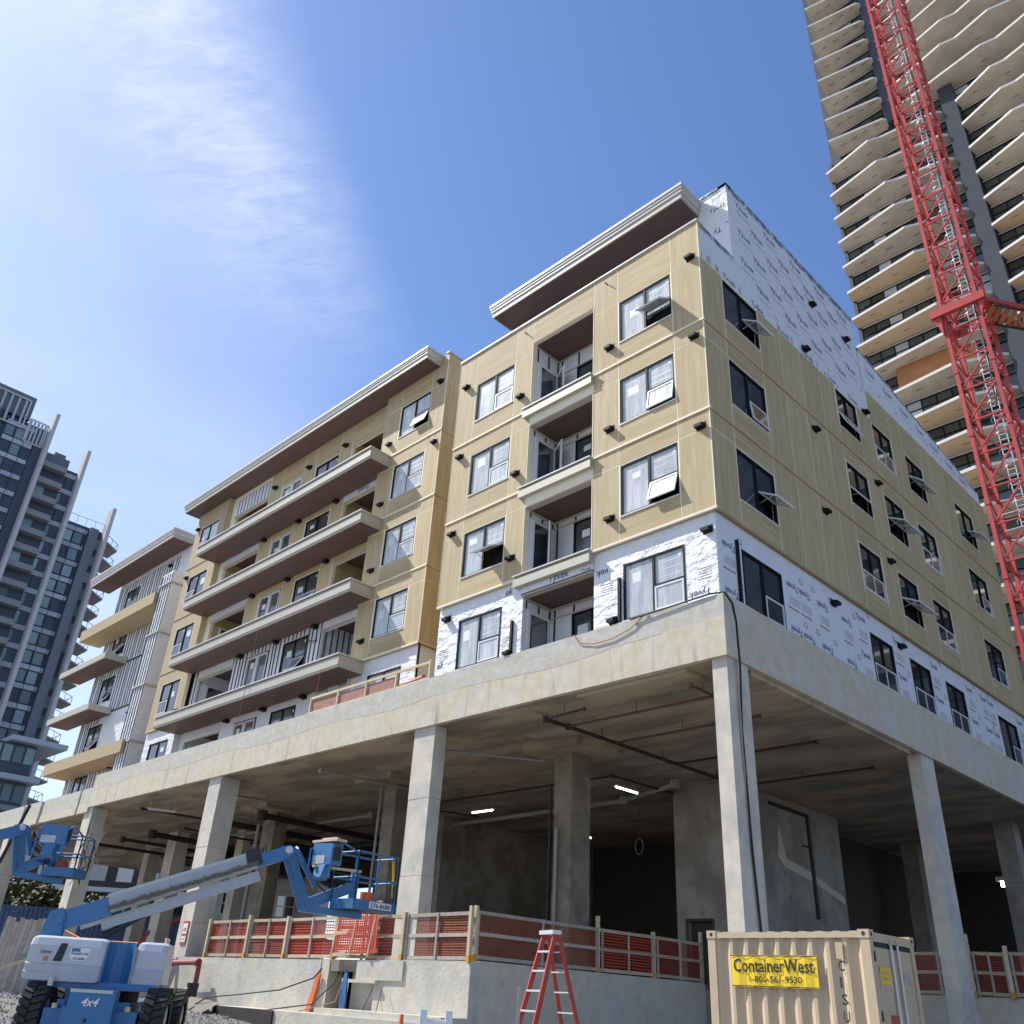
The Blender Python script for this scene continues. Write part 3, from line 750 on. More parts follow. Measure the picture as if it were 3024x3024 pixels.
stuff(kb.build('strapping', BLD))
for f in FB5[2:]:
    top = f + 2.97 if f < 19 else 23.22
    for u0, u1 in ((-27.1, -25.93), (-23.98, -22.93), (-20.98, -20.0)):
        panel(FM, u0, u1, f + 0.05, top, panel_v)
    panel(FM, -25.93, -23.98, f + 2.22, top, panel_h); panel(FM, -22.93, -20.98, f + 2.22, top, panel_h); panel(FM, -22.93, -20.98, f + 0.05, f + 0.53, panel_h)
    if f != 16.85: panel(FM, -20.0, -17.19, f + 2.16, top, panel_h)
    b = MB(); b.box(-31.0, -30.985, 1.58, 1.95, f + 0.05, top, panel_v); b.build('panel', BLD)
wl = MB()
FM.box(wl, -30.45, -27.15, 22.0, 22.95, -0.01, 0.01, wrap_side)
for f in (10.85, 13.85, 16.85):
    FM.box(wl, -30.45, -27.15, f + 2.10, f + 2.75, -0.01, 0.012, wrap_side)
FM.box(wl, -19.95, -17.2, 16.85 + 2.14, 16.85 + 2.75, -0.01, 0.01, wrap_side); FM.box(wl, -19.95, -17.2, 10.85 + 2.14, 10.85 + 2.75, -0.01, 0.012, wrap_side)
for f in FB5:
    FM.box(wl, -30.5, -27.12, f + 2.02, f + 2.10, -0.05, 0.06, metal_cream if f > 8 else wrap_side)
    FM.box(wl, -19.98, -17.2, f + 2.10, f + 2.16, -0.05, 0.03, metal_cream)
wl.each('wrapped_beam', BLD)
lb = MB()
for f in (10.85, 13.85, 16.85):
    put_text(lb, 'Tyvek', FM.p(-29.6, f + 2.35, 0.016), (1, 0, 0), (0, 0, 1), 0.9, ink_red if f != 16.85 else ink, 0.12, 0.01)
put_text(lb, 'Tyvek', FM.p(-18.1, 16.85 + 2.55, 0.016), (-1, 0, 0), (0, 0, -1), 0.8, ink, 0.12, 0.01)
for u, z in ((-18.2, 10.2), (-19.6, 10.2)):
    put_text(lb, 'Tyvek', FM.p(u + 0.8, z + 0.28, -0.026), (-1, 0, 0), (0, 0, -1), 0.8, ink, 0.12, 0.01)
put_text(lb, 'Tyvek', FM.p(-20.9, 12.5, -0.024), (-1, 0, 0), (0, 0, -1), -0.7, ink, 0.12, 0.01)
put_text(lb, 'Tyvek', FB.p(-13.35, 9.0, -0.095), (-1, 0, 0), (0, 0, -1), 0.7, ink, 0.12, 0.01)
put_text(lb, 'Ty', (-13.286, 2.0, 9.25), (0, -1, 0), (0, 0, -1), 0.3, ink, 0.12, 0.01)
stuff(lb.build('lettering', BLD))
for f in FB5:
    window(FM, -25.88, -24.02, f + 0.05, f + 2.2, 'D', glass_room, nf=-0.02)
    window(FM, -22.88, -21.02, f + 0.55, f + 2.2, 'L', glass_room, {13.85: 28, 10.85: 30}.get(f, 0), nf=-0.02, lower=0.8)
    vb = MB()
    for a, b in ((-30.45, -27.12), (-19.96, -17.22)):
        bk = panel_v if f > 12 else wrap_side
        vb.box(a - 0.15, a, 1.99, 3.9, f, f + 2.6, bk); vb.box(b, b + 0.15, 1.99, 3.9, f, f + 2.6, bk)
        vb.box(a, b, 3.75, 3.9, f, f + 2.6, bk)
        vb.box(a, b, 2.0, 3.75, f + 2.45, f + 2.55, soffit_red); vb.box(a, b, 1.99, 3.75, f - 0.1, f + 0.04, concrete_dark)
    vb.each('loggia', BLD)
    db = MB(); db.box(-30.448, -30.40, 2.3, 3.6, f + 0.05, f + 1.95, vinyl); db.box(-30.41, -30.385, 2.42, 3.48, f + 0.12, f + 1.85, glass_dark); db.build('patio_door', BLD)
    if f == 10.85:
        kb = MB()
        for k in range(7):
            kb.box(-19.958, -19.93, 2.05 + k * 0.28, 2.1 + k * 0.28, f + 0.05, f + 2.44, furring)
            kb.box(-19.9 + k * 0.4, -19.85 + k * 0.4, 3.72, 3.749, f + 0.05, f + 2.44, furring)
        put_text(kb, 'Tyvek', (-19.955, 3.4, 12.0), (0, -1, 0), (0, 0, -1), 1.0, ink, 0.1, 0.01)
        stuff(kb.build('strapping', BLD))
    for u, z in ((-26.5, f + 2.42), (-23.45, f + 2.42), (-20.45, f + 2.42)):
        if f < 23: vent(FM, u, z, 0.0 if f > 12 else -0.02, 0.26)
# balconies of block B
for f in FB5[1:]:
    b = MB()
    x0, x1, y0 = -31.22, -16.36, 0.48
    b.box(x0 + 0.03, x1 - 0.03, y0 + 0.05, 1.82, f - 0.42, f - 0.10, metal_cream)
    b.box(x0 + 0.05, x1 - 0.05, y0 + 0.08, 1.82, f - 0.50, f - 0.42, metal_cream)
    b.box(x0 + 0.05, x1 - 0.05, y0 + 0.12, 1.82, f - 0.10, f - 0.03, metal_cream)
    b.box(x0, x1, y0, 1.82, f - 0.03, f + 0.02, metal_white)
    c = b.build('balcony', BLD)
    s = MB(); s.box(x0 + 0.1, x1 - 0.1, y0 + 0.14, 1.80, f - 0.525, f - 0.504, soffit_red); s.build('soffit', c)

# ---- block C at the far left, strapped wrap with half its boards on
wb = MB(); ch = []
for f in FB5:
    ch.append((-46.2, -44.3, f + 0.8, f + 2.4))
wall_cells(wb, FC, -47.72, -37.9, 7.8, 23.1, ch, -0.18, -0.03, wrap)
wb.box(-47.7, -47.5, 2.95, 9.0, 7.8, 23.1, wrap_side)
wb.box(-37.95, -36.55, 1.75, 2.86, 8.0, 20.6, wrap)          # proud pier at its right end
wb.box(-37.94, -36.75, 2.87, 6.0, 7.8, 23.0, wrap_side)
wb.box(-37.6, -34.37, 5.5, 5.7, 7.8, 22.6, wrap_side)      # recessed link to the next block
wb.each('house_wrap', BLD)
kb = MB()
for k in range(27):
    u = -47.5 + k * 0.36 + R.uniform(-.06, .06)
    for f in FB5:
        if f == 10.85 and u > -45: continue
        if -46.28 < u < -44.22:
            FC.box(kb, u - 0.025, u + 0.025, f + 2.45, f + 2.95, -0.03, -0.004, furring)
        elif u < -39:
            FC.box(kb, u - 0.03, u + 0.03, f + 0.1, f + 2.95, -0.03, -0.004, furring)
for k in range(5):
    u = -37.85 + k * 0.31
    kb.box(u - 0.02, u + 0.02, 1.72, 1.75, 8.1, 20.5, furring)
for k in range(6):
    kb.box(-36.75, -36.72, 2.95 + k * 0.5, 3.02 + k * 0.5, 7.9, 22.9, furring)
for f in FB5:
    FC.box(kb, -47.7, -39.0, f - 0.05, f + 0.03, -0.03, 0.02, furring); kb.box(-38.05, -36.45, 1.66, 2.5, f - 0.02, f + 0.07, metal_cream) if f < 20 else None
stuff(kb.build('strapping', BLD))
for f in FB5:
    window(FC, -46.2, -44.3, f + 0.8, f + 2.4, 'L', glass_room, {16.85: 30, 13.85: 20, 10.85: 30}.get(f, 0), nf=-0.02)
for u, z in ((-40.2, 22.4), (-40.4, 16.3), (-40.6, 13.3), (-41.2, 10.3)):
    vent(FC, u, z)
def slab_box(x0, x1, y0, y1, z0, z1, mt, sf):
    b = MB(); b.box(x0, x1, y0, y1, z0, z1, mt); c = b.build('balcony', BLD)
    s = MB(); s.box(x0 + 0.06, x1 - 0.06, y0 + 0.08, y1 - 0.02, z0 - 0.02, z0 - 0.003, sf); s.build('soffit', c)
slab_box(-48.45, -37.96, 1.55, 2.9, 18.88, 19.60, stucco, stucco)
slab_box(-50.1, -43.1, 1.55, 2.9, 16.72, 17.08, metal_cream, soffit_red)
slab_box(-49.85, -43.4, 1.55, 2.9, 13.66, 14.02, metal_cream, soffit_red)
slab_box(-47.75, -37.0, 1.55, 2.9, 10.30, 10.98, stucco, stucco)

# ---- floor plates, roof and back of the blocks (keep the rooms dark)
rb = MB()
for f in FL[1:]:
    rb.box(-10.2, -0.3, 2.21, 22.2, f - 0.25, f - 0.02, concrete_dark)
    rb.box(-34.1, -13.5, 3.91, 16.0, f - 0.25, f - 0.02, concrete_dark)
    rb.box(-47.4, -38.0, 3.2, 12.0, f - 0.25, f - 0.02, concrete_dark)
rb.box(-10.2, -0.3, 2.21, 22.2, 20.2, 20.4, concrete_dark); rb.box(-9.9, -0.3, 2.2, 10.7, 23.7, 23.9, concrete_dark)
rb.box(-34.2, -13.4, 1.9, 16.0, 23.26, 23.5, concrete_dark); rb.box(-47.6, -37.7, 3.0, 12.0, 23.1, 23.4, concrete_dark)
rb.each('floor_plate', BLD)
rb = MB()
rb.box(-10.33, -10.2, 0.2, 22.3, 7.9, 20.6, panel_v); rb.box(-10.2, -0.2, 22.2, 22.38, 7.9, 21.2, panel_v)
rb.box(-34.2, -10.33, 16.0, 16.15, 7.9, 23.6, wrap_side); rb.box(-34.35, -34.2, 4.0, 16.0, 7.9, 23.6, wrap_side); rb.box(-13.4, -13.25, 8.0, 16.0, 7.9, 23.6, panel_v)
rb.box(-47.6, -37.7, 12.0, 12.15, 7.9, 23.1, wrap_side); rb.box(-47.7, -47.52, 9.0, 12.0, 7.9, 23.1, wrap_side)
rb.each('outer_wall', BLD)

# ------------------------------------------------------------------ podium
pb = MB()
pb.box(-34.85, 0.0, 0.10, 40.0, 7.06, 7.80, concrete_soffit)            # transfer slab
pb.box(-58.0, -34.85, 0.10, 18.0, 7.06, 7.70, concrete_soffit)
pb.each('transfer_slab', BLD)
eb = MB()
eb.box(-34.85, 0.05, -0.05, 0.10, 7.05, 7.95, concrete); eb.each('slab_edge', BLD)
eb = MB(); eb.box(-34.85, 0.048, -0.035, 0.12, 7.955, 8.55, concrete_grey)
# ragged pour line hanging over the joint
pts = []; x = -34.8
while x < -1.0:
    d = 0.05 + 0.06 * math.sin(x * 0.9) + R.uniform(-.015, .03)
    pts.append((x, d)); x += R.uniform(0.35, 0.9)
for (xa, da), (xb, db_) in zip(pts, pts[1:]):
    da = max(da, 0.004); db_ = max(db_, 0.004)
    eb.prism([(xa, -0.054, 7.955), (xb, -0.054, 7.955), (xb, -0.054, 7.955 - db_), (xa, -0.054, 7.955 - da)], (0, 0.003, 0), concrete_grey)
eb.build('parapet', BLD)
eb = MB(); eb.box(-0.10, 0.05, 0.10, 40.0, 7.05, 8.0, concrete_side); eb.box(-0.1, 0.045, 0.12, 40.0, 8.004, 8.58, concrete_side); eb.each('slab_edge', BLD)
for a, b in ((-36.1, -34.86), (-40.95, -36.35), (-43.6, -41.4), (-58, -43.9)):
    eb = MB(); eb.box(a, b, -0.03, 0.14, 7.2, 7.98, concrete_grey); eb.box(a, b, -0.05, 0.14, 6.84, 7.196, concrete); eb.build('parapet', BLD)
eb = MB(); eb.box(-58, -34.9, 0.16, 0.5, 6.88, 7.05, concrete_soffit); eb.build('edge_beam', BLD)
# drop panels and ceiling patches
db = MB()
for x, y in ((-8.3, 4.3), (-17.0, 4.2), (-26.4, 4.9)):
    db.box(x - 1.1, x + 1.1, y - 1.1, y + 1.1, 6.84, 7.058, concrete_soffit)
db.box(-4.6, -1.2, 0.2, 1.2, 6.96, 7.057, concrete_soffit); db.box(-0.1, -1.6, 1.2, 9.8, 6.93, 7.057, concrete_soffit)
db.each('drop_panel', BLD)
def column(x0, x1, y0, y1, z0, z1=7.055, mt=None, joint=True):
    b = MB(); mt = mt or concrete_col
    zz = [z0, z1]
    if joint: zz = [z0, z0 + (z1 - z0) * 0.34, z0 + (z1 - z0) * 0.67, z1]
    for i, (a, c) in enumerate(zip(zz, zz[1:])):
        e = 0.006 * (i % 2)
        b.box(x0 + e, x1 - e, y0 + e, y1 - e, a + (0.012 if i else 0), c, mt)
    for c in zz[1:-1]:
        b.box(x0 + 0.02, x1 - 0.02, y0 + 0.02, y1 - 0.02, c - 0.01, c + 0.022, concrete_wall)
    return b.build('column', BLD)
column(-0.40, -0.02, 0.04, 0.92, -1.7, joint=False); column(-0.42, -0.02, 10.30, 11.2, -1.7, joint=False)
column(-10.88, -9.95, 0.05, 0.50, 0.8); column(-23.35, -22.45, 0.05, 0.85, -0.7); column(-35.35, -34.45, 0.05, 0.75, -0.4); column(-46.0, -45.2, 0.05, 0.75, -0.4)
column(-8.65, -7.95, 3.88, 4.75, 0.8, mt=concrete_shaded); column(-17.3, -16.6, 4.0, 4.75, 0.8, mt=concrete_shaded); column(-27.0, -26.0, 4.78, 5.4, 0.0, mt=concrete_shaded)
column(-38.3, -37.3, 5.8, 6.5, -0.4); column(-44.3, -43.6, 7.3, 8.0, -0.4); column(-33.9, -33.2, 7.4, 8.1, -0.4); column(-27.2, -26.4, 12.0, 12.7, 0.0); column(-38.3, -37.3, 13.8, 14.5, -0.4)
column(-12.6, -11.9, 16.5, 17.2, 0.8); column(-7.1, -6.4, 25.0, 25.7, 0.5, mt=concrete_wall); column(-2.0, -1.3, 21.5, 22.2, 0.5, mt=concrete_wall)
# conduit pipes up the columns
cp = MB(); cp.cyl((-8.45, 3.80, 0.85), (-8.45, 3.80, 4.6), 0.05, pipe_grey); cp.cyl((-8.9, 4.0, 0.85), (-8.9, 4.0, 6.0), 0.04, pipe_dark)
cp.cyl((-17.45, 3.95, 0.85), (-17.45, 3.95, 7.0), 0.05, pipe_grey); cp.cyl((-27.2, 4.7, 0), (-27.2, 4.7, 6.4), 0.09, pipe_grey)
cp.each('conduit', BLD)
# core walls and back walls
kb = MB(); Fk = Fac('A', 10.0)
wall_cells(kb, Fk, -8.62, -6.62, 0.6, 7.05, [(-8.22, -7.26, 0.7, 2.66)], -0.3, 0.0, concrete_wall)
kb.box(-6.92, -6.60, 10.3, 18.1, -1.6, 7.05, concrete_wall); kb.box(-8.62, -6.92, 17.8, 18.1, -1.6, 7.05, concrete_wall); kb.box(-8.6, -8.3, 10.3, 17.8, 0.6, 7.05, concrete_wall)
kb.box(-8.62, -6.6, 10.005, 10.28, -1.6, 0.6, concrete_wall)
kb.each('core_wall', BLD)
kb = MB(); kb.box(-8.26, -7.22, 9.97, 9.998, 2.64, 2.72, concrete_dark); kb.box(-8.28, -8.2, 9.97, 9.998, 0.85, 2.66, concrete_dark); kb.box(-7.28, -7.2, 9.97, 9.998, 0.85, 2.66, concrete_dark)
kb.box(-8.2, -7.28, 10.2, 10.25, 0.85, 2.64, concrete_dark); kb.build('door', BLD)
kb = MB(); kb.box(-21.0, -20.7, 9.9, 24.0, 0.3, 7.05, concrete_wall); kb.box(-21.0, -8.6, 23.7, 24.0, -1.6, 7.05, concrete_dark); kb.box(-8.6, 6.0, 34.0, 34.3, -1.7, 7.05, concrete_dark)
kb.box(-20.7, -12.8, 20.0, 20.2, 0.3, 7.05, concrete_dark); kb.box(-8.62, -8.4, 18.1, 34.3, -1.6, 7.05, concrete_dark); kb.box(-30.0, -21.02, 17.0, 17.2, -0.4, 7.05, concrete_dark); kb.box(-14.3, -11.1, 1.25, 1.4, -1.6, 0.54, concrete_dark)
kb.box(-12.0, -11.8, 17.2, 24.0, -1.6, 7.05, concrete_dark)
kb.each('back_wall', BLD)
# ground floor slab with its retaining walls
kb = MB(); kb.box(-23.38, -7.68, 0.02, 23.7, 0.55, 0.84, concrete_wall); kb.build('ground_slab', BLD)
kb = MB(); kb.box(-23.4, -14.0, -0.02, 0.30, -1.6, 0.82, concrete_base); kb.box(-11.4, -7.67, -0.02, 0.30, -1.6, 0.86, concrete_base)
kb.box(-14.0, -13.6, 0.0, 0.5, -1.6, 0.82, concrete_side); kb.box(-13.6, -12.9, 0.9, 1.2, -1.6, 0.82, concrete_dark); kb.box(-12.9, -11.4, 0.35, 0.6, -1.6, 0.82, concrete_side)
kb.box(-12.2, -10.2, -0.07, -0.022, 0.36, 0.84, concrete_grey); kb.box(-12.4, -11.2, -0.16, -0.022, 0.28, 0.36, concrete_side)
kb.each('retaining_wall', BLD)
kb = MB(); kb.box(-7.97, -7.66, 0.30, 10.0, -1.7, 0.88, concrete_side); kb.each('retaining_wall', BLD)
kb = MB(); kb.box(-17.6, -7.5, -1.2, -0.03, -1.7, -0.50, concrete_base); kb.box(-12.6, -7.5, -1.0, -0.03, -0.5, -0.36, concrete_base)
kb.box(-17.4, -14.2, -1.26, -1.21, -1.4, -0.50, pipe_dark); kb.each('footing', BLD)
kb = MB(); kb.box(-2.2, 6.0, 12.4, 12.7, -1.7, 0.85, concrete_side); kb.box(-6.6, -2.2, 18.0, 18.2, -1.6, 0.8, concrete_side); kb.each('retaining_wall', BLD)
# services under the slab
def pipe(pts, r, mt, name='sprinkler_pipe', hang=True):
    b = MB(); b.tube(pts, r, mt)
    if hang:
        for a, c in zip(pts, pts[1:]):
            a = Vector(a); c = Vector(c); n = max(1, int((c - a).length / 2.5))
            for i in range(n):
                q = a.lerp(c, (i + 0.5) / n); b.cyl(q, (q.x, q.y, 7.05), 0.012, mt, n=4)
    for a in pts:
        b.cyl((a[0], a[1], a[2] - r * 1.4), (a[0], a[1], a[2] + r * 1.4), r * 1.6, mt)
    return b.build(name, BLD)
Z = 6.75
pipe([(-6.1, 0.67, Z), (-4.6, 0.52, Z)], 0.03, pipe_dark); pipe([(-6.1, 0.67, Z), (-6.05, 1.55, Z), (-6.0, 10.2, Z)], 0.055, pipe_dark)
pipe([(-6.05, 1.55, Z), (-1.33, 1.52, Z), (-1.33, 0.55, Z)], 0.036, pipe_rust); pipe([(-6.05, 3.6, Z), (-1.33, 3.55, Z)], 0.036, pipe_rust)
pipe([(-6.0, 6.55, Z), (-1.33, 6.5, Z)], 0.036, pipe_dark); pipe([(-6.0, 10.15, Z), (-1.35, 10.0, Z)], 0.036, pipe_dark)
pipe([(-17.5, 6.75, Z), (-8.75, 6.8, Z), (-8.6, 9.9, Z)], 0.04, pipe_dark); pipe([(-21.8, 10.5, Z), (-10.9, 10.1, Z), (-7.7, 8.85, Z)], 0.10, pipe_grey, 'drain_pipe')
pipe([(-10.6, 1.0, 6.6), (-8.9, 3.6, 6.6)], 0.045, pipe_grey, 'drain_pipe'); pipe([(-10.6, 1.0, 6.85), (-10.5, 0.2, 6.85)], 0.03, pipe_grey)
pipe([(-17.0, 0.9, Z), (-16.5, 4.6, Z)], 0.05, pipe_grey, 'drain_pipe'); pipe([(-24.0, 0.8, Z), (-23.5, 5.0, Z)], 0.05, pipe_grey); pipe([(-30.8, 0.8, Z), (-30.3, 6.0, Z)], 0.05, pipe_dark)
pipe([(-22.5, 7.6, Z), (-19.5, 6.0, Z), (-18.2, 9.5, Z)], 0.035, pipe_dark)
for k in range(7):
    y = 6.2 + k * 1.9
    pipe([(-44.0, y, 6.55 - 0.1 * (k % 3)), (-21.3, y + R.uniform(-.6, .6), 6.55 - 0.1 * (k % 3))], R.choice([0.05, 0.08, 0.12]), R.choice([pipe_dark, pipe_grey, pipe_dark]))
for k in range(6):
    x = -42.0 + k * 3.4
    pipe([(x, 3.5, 6.4), (x + R.uniform(-1, 1), 15.0, 6.4)], R.choice([0.05, 0.09, 0.14]), pipe_dark)
db = MB(); db.box(-33.5, -31.0, 8.0, 10.5, 5.9, 6.5, mat('duct_green', (0.02, 0.06, 0.06), 0.5)); db.box(-44.0, -21.2, 15.0, 15.4, 5.5, 6.9, concrete_dark); db.box(-50, -21.2, 17.6, 17.9, 5.6, 7.05, concrete_dark)
db.each('duct', BLD)
# black pipe on the core wall
b = MB(); b.tube([(-6.55, 12.9, 6.75), (-6.55, 15.6, 6.72), (-6.55, 15.7, 3.2)], 0.07, pipe_dark); b.tube([(-6.55, 15.1, 5.6), (-6.55, 15.7, 5.6)], 0.035, pipe_dark); b.build('stand_pipe', BLD)
b = MB(); b.prism([(-6.597, 13.3, 5.0), (-6.597, 13.7, 4.7), (-6.597, 15.6, 4.45), (-6.597, 18.0, 3.9), (-6.597, 18.0, 4.15), (-6.597, 15.5, 4.75), (-6.597, 13.9, 5.0), (-6.597, 13.5, 6.1)], (0.003, 0, 0), concrete_side); b.build('patch', BLD)

# ------------------------------------------------------------------ things under the slab
def ceiling_light(p, d, label, tube=None):
    o = MB(); p = Vector(p); d = Vector(d)
    o.bar(p - d * 0.62, p + d * 0.62, 0.13, metal_white, 0.05); r = o.build('ceiling_light'); tag(r, label, 'ceiling light', 'strip lights under the concrete slab')
    t = MB(); t.cyl(p - d * 0.58 + Vector((0, 0, -0.045)), p + d * 0.58 + Vector((0, 0, -0.045)), 0.028, tube or lamp); t.build('tube', r)
    h = MB()
    for s_ in (-0.5, 0.5):
        q = p + d * s_; h.cyl(q, (q.x, q.y, 7.05), 0.008, steel, n=4)
    h.build('hanger', r)
ceiling_light((-16.5, 8.27, 6.62), (1, 0, 0), 'lit strip light hanging in the dark left of the slim inner column')
ceiling_light((-9.1, 8.0, 6.6), (0, 1, 0), 'lit strip light nearest the rough core wall')
ceiling_light((-16.5, 14.3, 6.6), (0, 1, 0), 'lit strip light low behind the slim inner column, deepest in the dark')
ceiling_light((-29.4, 1.1, 6.62), (0.4, 0.9, 0), 'unlit strip light at the far left under the slab edge', metal_white)
b = MB(); b.cyl((-9.6, 9.3, 6.9), (-9.6, 9.3, 5.2), 0.012, cable, n=5)
for k in range(14):
    a0 = 2 * math.pi * k / 14; a1 = 2 * math.pi * (k + 1) / 14
    b.cyl((-9.6 + 0.17 * math.sin(a0), 9.3, 4.95 + 0.25 * math.cos(a0)), (-9.6 + 0.17 * math.sin(a1), 9.3, 4.95 + 0.25 * math.cos(a1)), 0.022, mat('hose_grey', (0.10, 0.10, 0.09), 0.7), n=5)
tag(b.build('hanging_cable'), 'looped grey cable hanging from the ceiling right of the inner column', 'cable')
b = MB(); b.cyl((-12.5, 16.0, 3.6), (-12.5, 16.0, 3.72), 0.06, lamp); b.cyl((-12.5, 16.0, 3.72), (-12.5, 16.0, 3.8), 0.04, cable); b.cyl((-12.5, 16.0, 3.8), (-12.5, 16.0, 7.0), 0.008, cable, n=4)
tag(b.build('work_lamp'), 'small lit bulb hanging in the blackest opening beside the core', 'lamp')
b = MB(); b.cyl((-2.4, 22.6, 4.9), (-2.4, 22.6, 5.1), 0.07, lamp); b.box(-2.6, -2.2, 22.5, 22.7, 5.1, 5.25, steel); b.cyl((-2.4, 22.6, 5.25), (-2.4, 22.6, 7.0), 0.008, cable, n=4)
tag(b.build('work_lamp'), 'small lit bulb in a metal guard behind the right hand column', 'lamp')
# cables down the corner column
b = MB(); pts = [(-2.6, -0.10, 8.52), (-1.2, -0.08, 8.56), (-0.3, -0.07, 8.60), (0.06, 0.02, 8.58), (0.075, 0.30, 8.4), (0.07, 0.42, 8.0), (0.07, 0.45, 7.0), (0.03, 0.40, 5.5), (0.02, 0.46, 3.0), (0.03, 0.55, 1.4), (0.03, 0.58, -0.4)]
b.tube(pts, 0.022, cable); tag(b.build('power_cable'), 'black cable running over the slab corner and down the corner column', 'cable')
b = MB(); b.tube([(0.06, 0.35, 7.05), (0.02, 0.38, 5.0), (0.02, 0.50, 3.0), (0.02, 0.60, 1.4), (0.02, 0.62, -0.4)], 0.013, rope); tag(b.build('rope'), 'thin tan rope beside the black cable on the corner column', 'rope')
b = MB(); pts = [(-2.1, -0.07, 8.58), (-2.6, -0.075, 8.30), (-3.2, -0.075, 8.16), (-3.8, -0.075, 8.16), (-4.3, -0.075, 8.30), (-4.5, -0.06, 8.56)]
b.tube(pts, 0.016, rope); tag(b.build('rope'), 'slack tan rope drooping over the slab edge below the last big window', 'rope')
for x, z0, lab in ((-17.35, 8.6, 'thin red line hanging from the lowest long balcony near its right end'), (-22.8, 8.55, 'thin pink line hanging from the long balcony by the sliding doors')):
    b = MB(); b.cyl((x, 0.46, 13.35 if x < -20 else 10.4), (x + 0.05, 0.40, z0), 0.012, mat('red_cord', (0.45, 0.10, 0.08), 0.7), n=4); tag(b.build('cord'), lab, 'cord', 'lines hanging from the balconies')
# sign on the column
b = MB(); b.box(-22.98, -22.58, 0.02, 0.045, 1.22, 1.98, sign_red); b.box(-22.94, -22.62, 0.012, 0.02, 1.30, 1.90, sign_white)
for z, w0, w1 in ((1.72, -22.88, -22.68), (1.66, -22.90, -22.66), (1.54, -22.92, -22.64), (1.50, -22.92, -22.64)):
    b.box(w0, w1, 0.008, 0.013, z, z + 0.035, sign_red)
b.box(-22.9, -22.68, 0.008, 0.013, 1.39, 1.41, sign_red); b.prism([(-22.7, 0.008, 1.37), (-22.66, 0.008, 1.40), (-22.7, 0.008, 1.43)], (0, 0.004, 0), sign_red)
tag(b.build('notice_sign'), 'white notice with red border fixed low on a podium column', 'sign')

# ------------------------------------------------------------------ guard fences
def net(mb, o, xd, wd, z0, z1, mt, step=0.075, t=0.022):
    o = Vector(o); xd = Vector(xd).normalized(); nrm = Vector((xd.y, -xd.x, 0)) * 0.004
    n = int(wd / (step * 1.6))
    def strip(a, b, c, d):
        mb.add([a + nrm, b + nrm, c + nrm, d + nrm], [(0, 1, 2, 3)], mt)
    for i in range(n + 1):
        u = wd * i / max(n, 1)
        a = o + xd * u; strip(Vector((a.x, a.y, z0)), Vector((a.x, a.y, z0)) + xd * t, Vector((a.x, a.y, z1)) + xd * t, Vector((a.x, a.y, z1)))
    k = int((z1 - z0) / step)
    for j in range(k + 1):
        z = z0 + (z1 - z0) * j / k; sag = R.uniform(-.012, .012)
        a = o; b_ = o + xd * wd
        strip(Vector((a.x, a.y, z)), Vector((b_.x, b_.y, z + sag)), Vector((b_.x, b_.y, z + sag + t * 1.4)), Vector((a.x, a.y, z + t * 1.4)))


def fence_bays(root, pts, z, h, kinds, tall=0.25):
    for i, (a, b) in enumerate(zip(pts, pts[1:])):
        a = Vector(a + (0,)); b = Vector(b + (0,)); d = (b - a); L = d.length; d.normalize(); nr = Vector((d.y, -d.x, 0))
        lo = R.uniform(-.02, .03)
        def P(u, zz, n=0.0):
            q = a + d * u + nr * n; return (q.x, q.y, z + zz)
        for zz in (0.06, h * 0.52, h - 0.05):
            rb = MB(); rb.bar(P(0.03, zz + lo * 0.5), P(L - 0.03, zz - lo * 0.5), 0.035, lumber_grey if kinds[i] == 'm' else lumber, 0.085); rb.build('rail', root)
        for u in ((0.0 if i == 0 else 0.1), L * 0.5, L - 0.1):
            sb = MB(); sb.bar(P(u + 0.02, 0.0, 0.03), P(u + 0.02, h, 0.03), 0.035, lumber_grey, 0.06, up=d); sb.build('stud', root)
        nb = MB(); k = kinds[i]
        if k == 'n':
            net(nb, P(0.05, 0, -0.03), d, L - 0.1, z + 0.08, z + h - 0.08, orange_net)
        elif k == 'm':
            net(nb, P(0.05, 0, -0.03), d, L - 0.1, z + 0.08, z + h - 0.08, mat('net_dull', (0.40, 0.11, 0.055), 0.8), 0.055, 0.016)
        else:
            net(nb, P(0.05, 0, -0.03), d, L - 0.1, z + 0.08, z + h - 0.08, mat('net_faded', (0.42, 0.075, 0.045), 0.8), 0.05, 0.014)
        stuff(nb.build('safety_net', root))
    for i, a in enumerate(pts):
        pb_ = MB(); pb_.bar((a[0], a[1] - 0.05, z - 0.03), (a[0], a[1] - 0.05, z + h + tall * (0.5 + (i % 2))), 0.09, lumber_pale, 0.09, up=(1, 0, 0)); pb_.build('post', root)
        qb = MB(); qb.bar((a[0], a[1] - 0.052, z - 0.04), (a[0], a[1] - 0.052, z + 0.12), 0.10, mat('post_foot', (0.62, 0.30, 0.03), 0.6), 0.10, up=(1, 0, 0)); qb.build('post_foot', root)


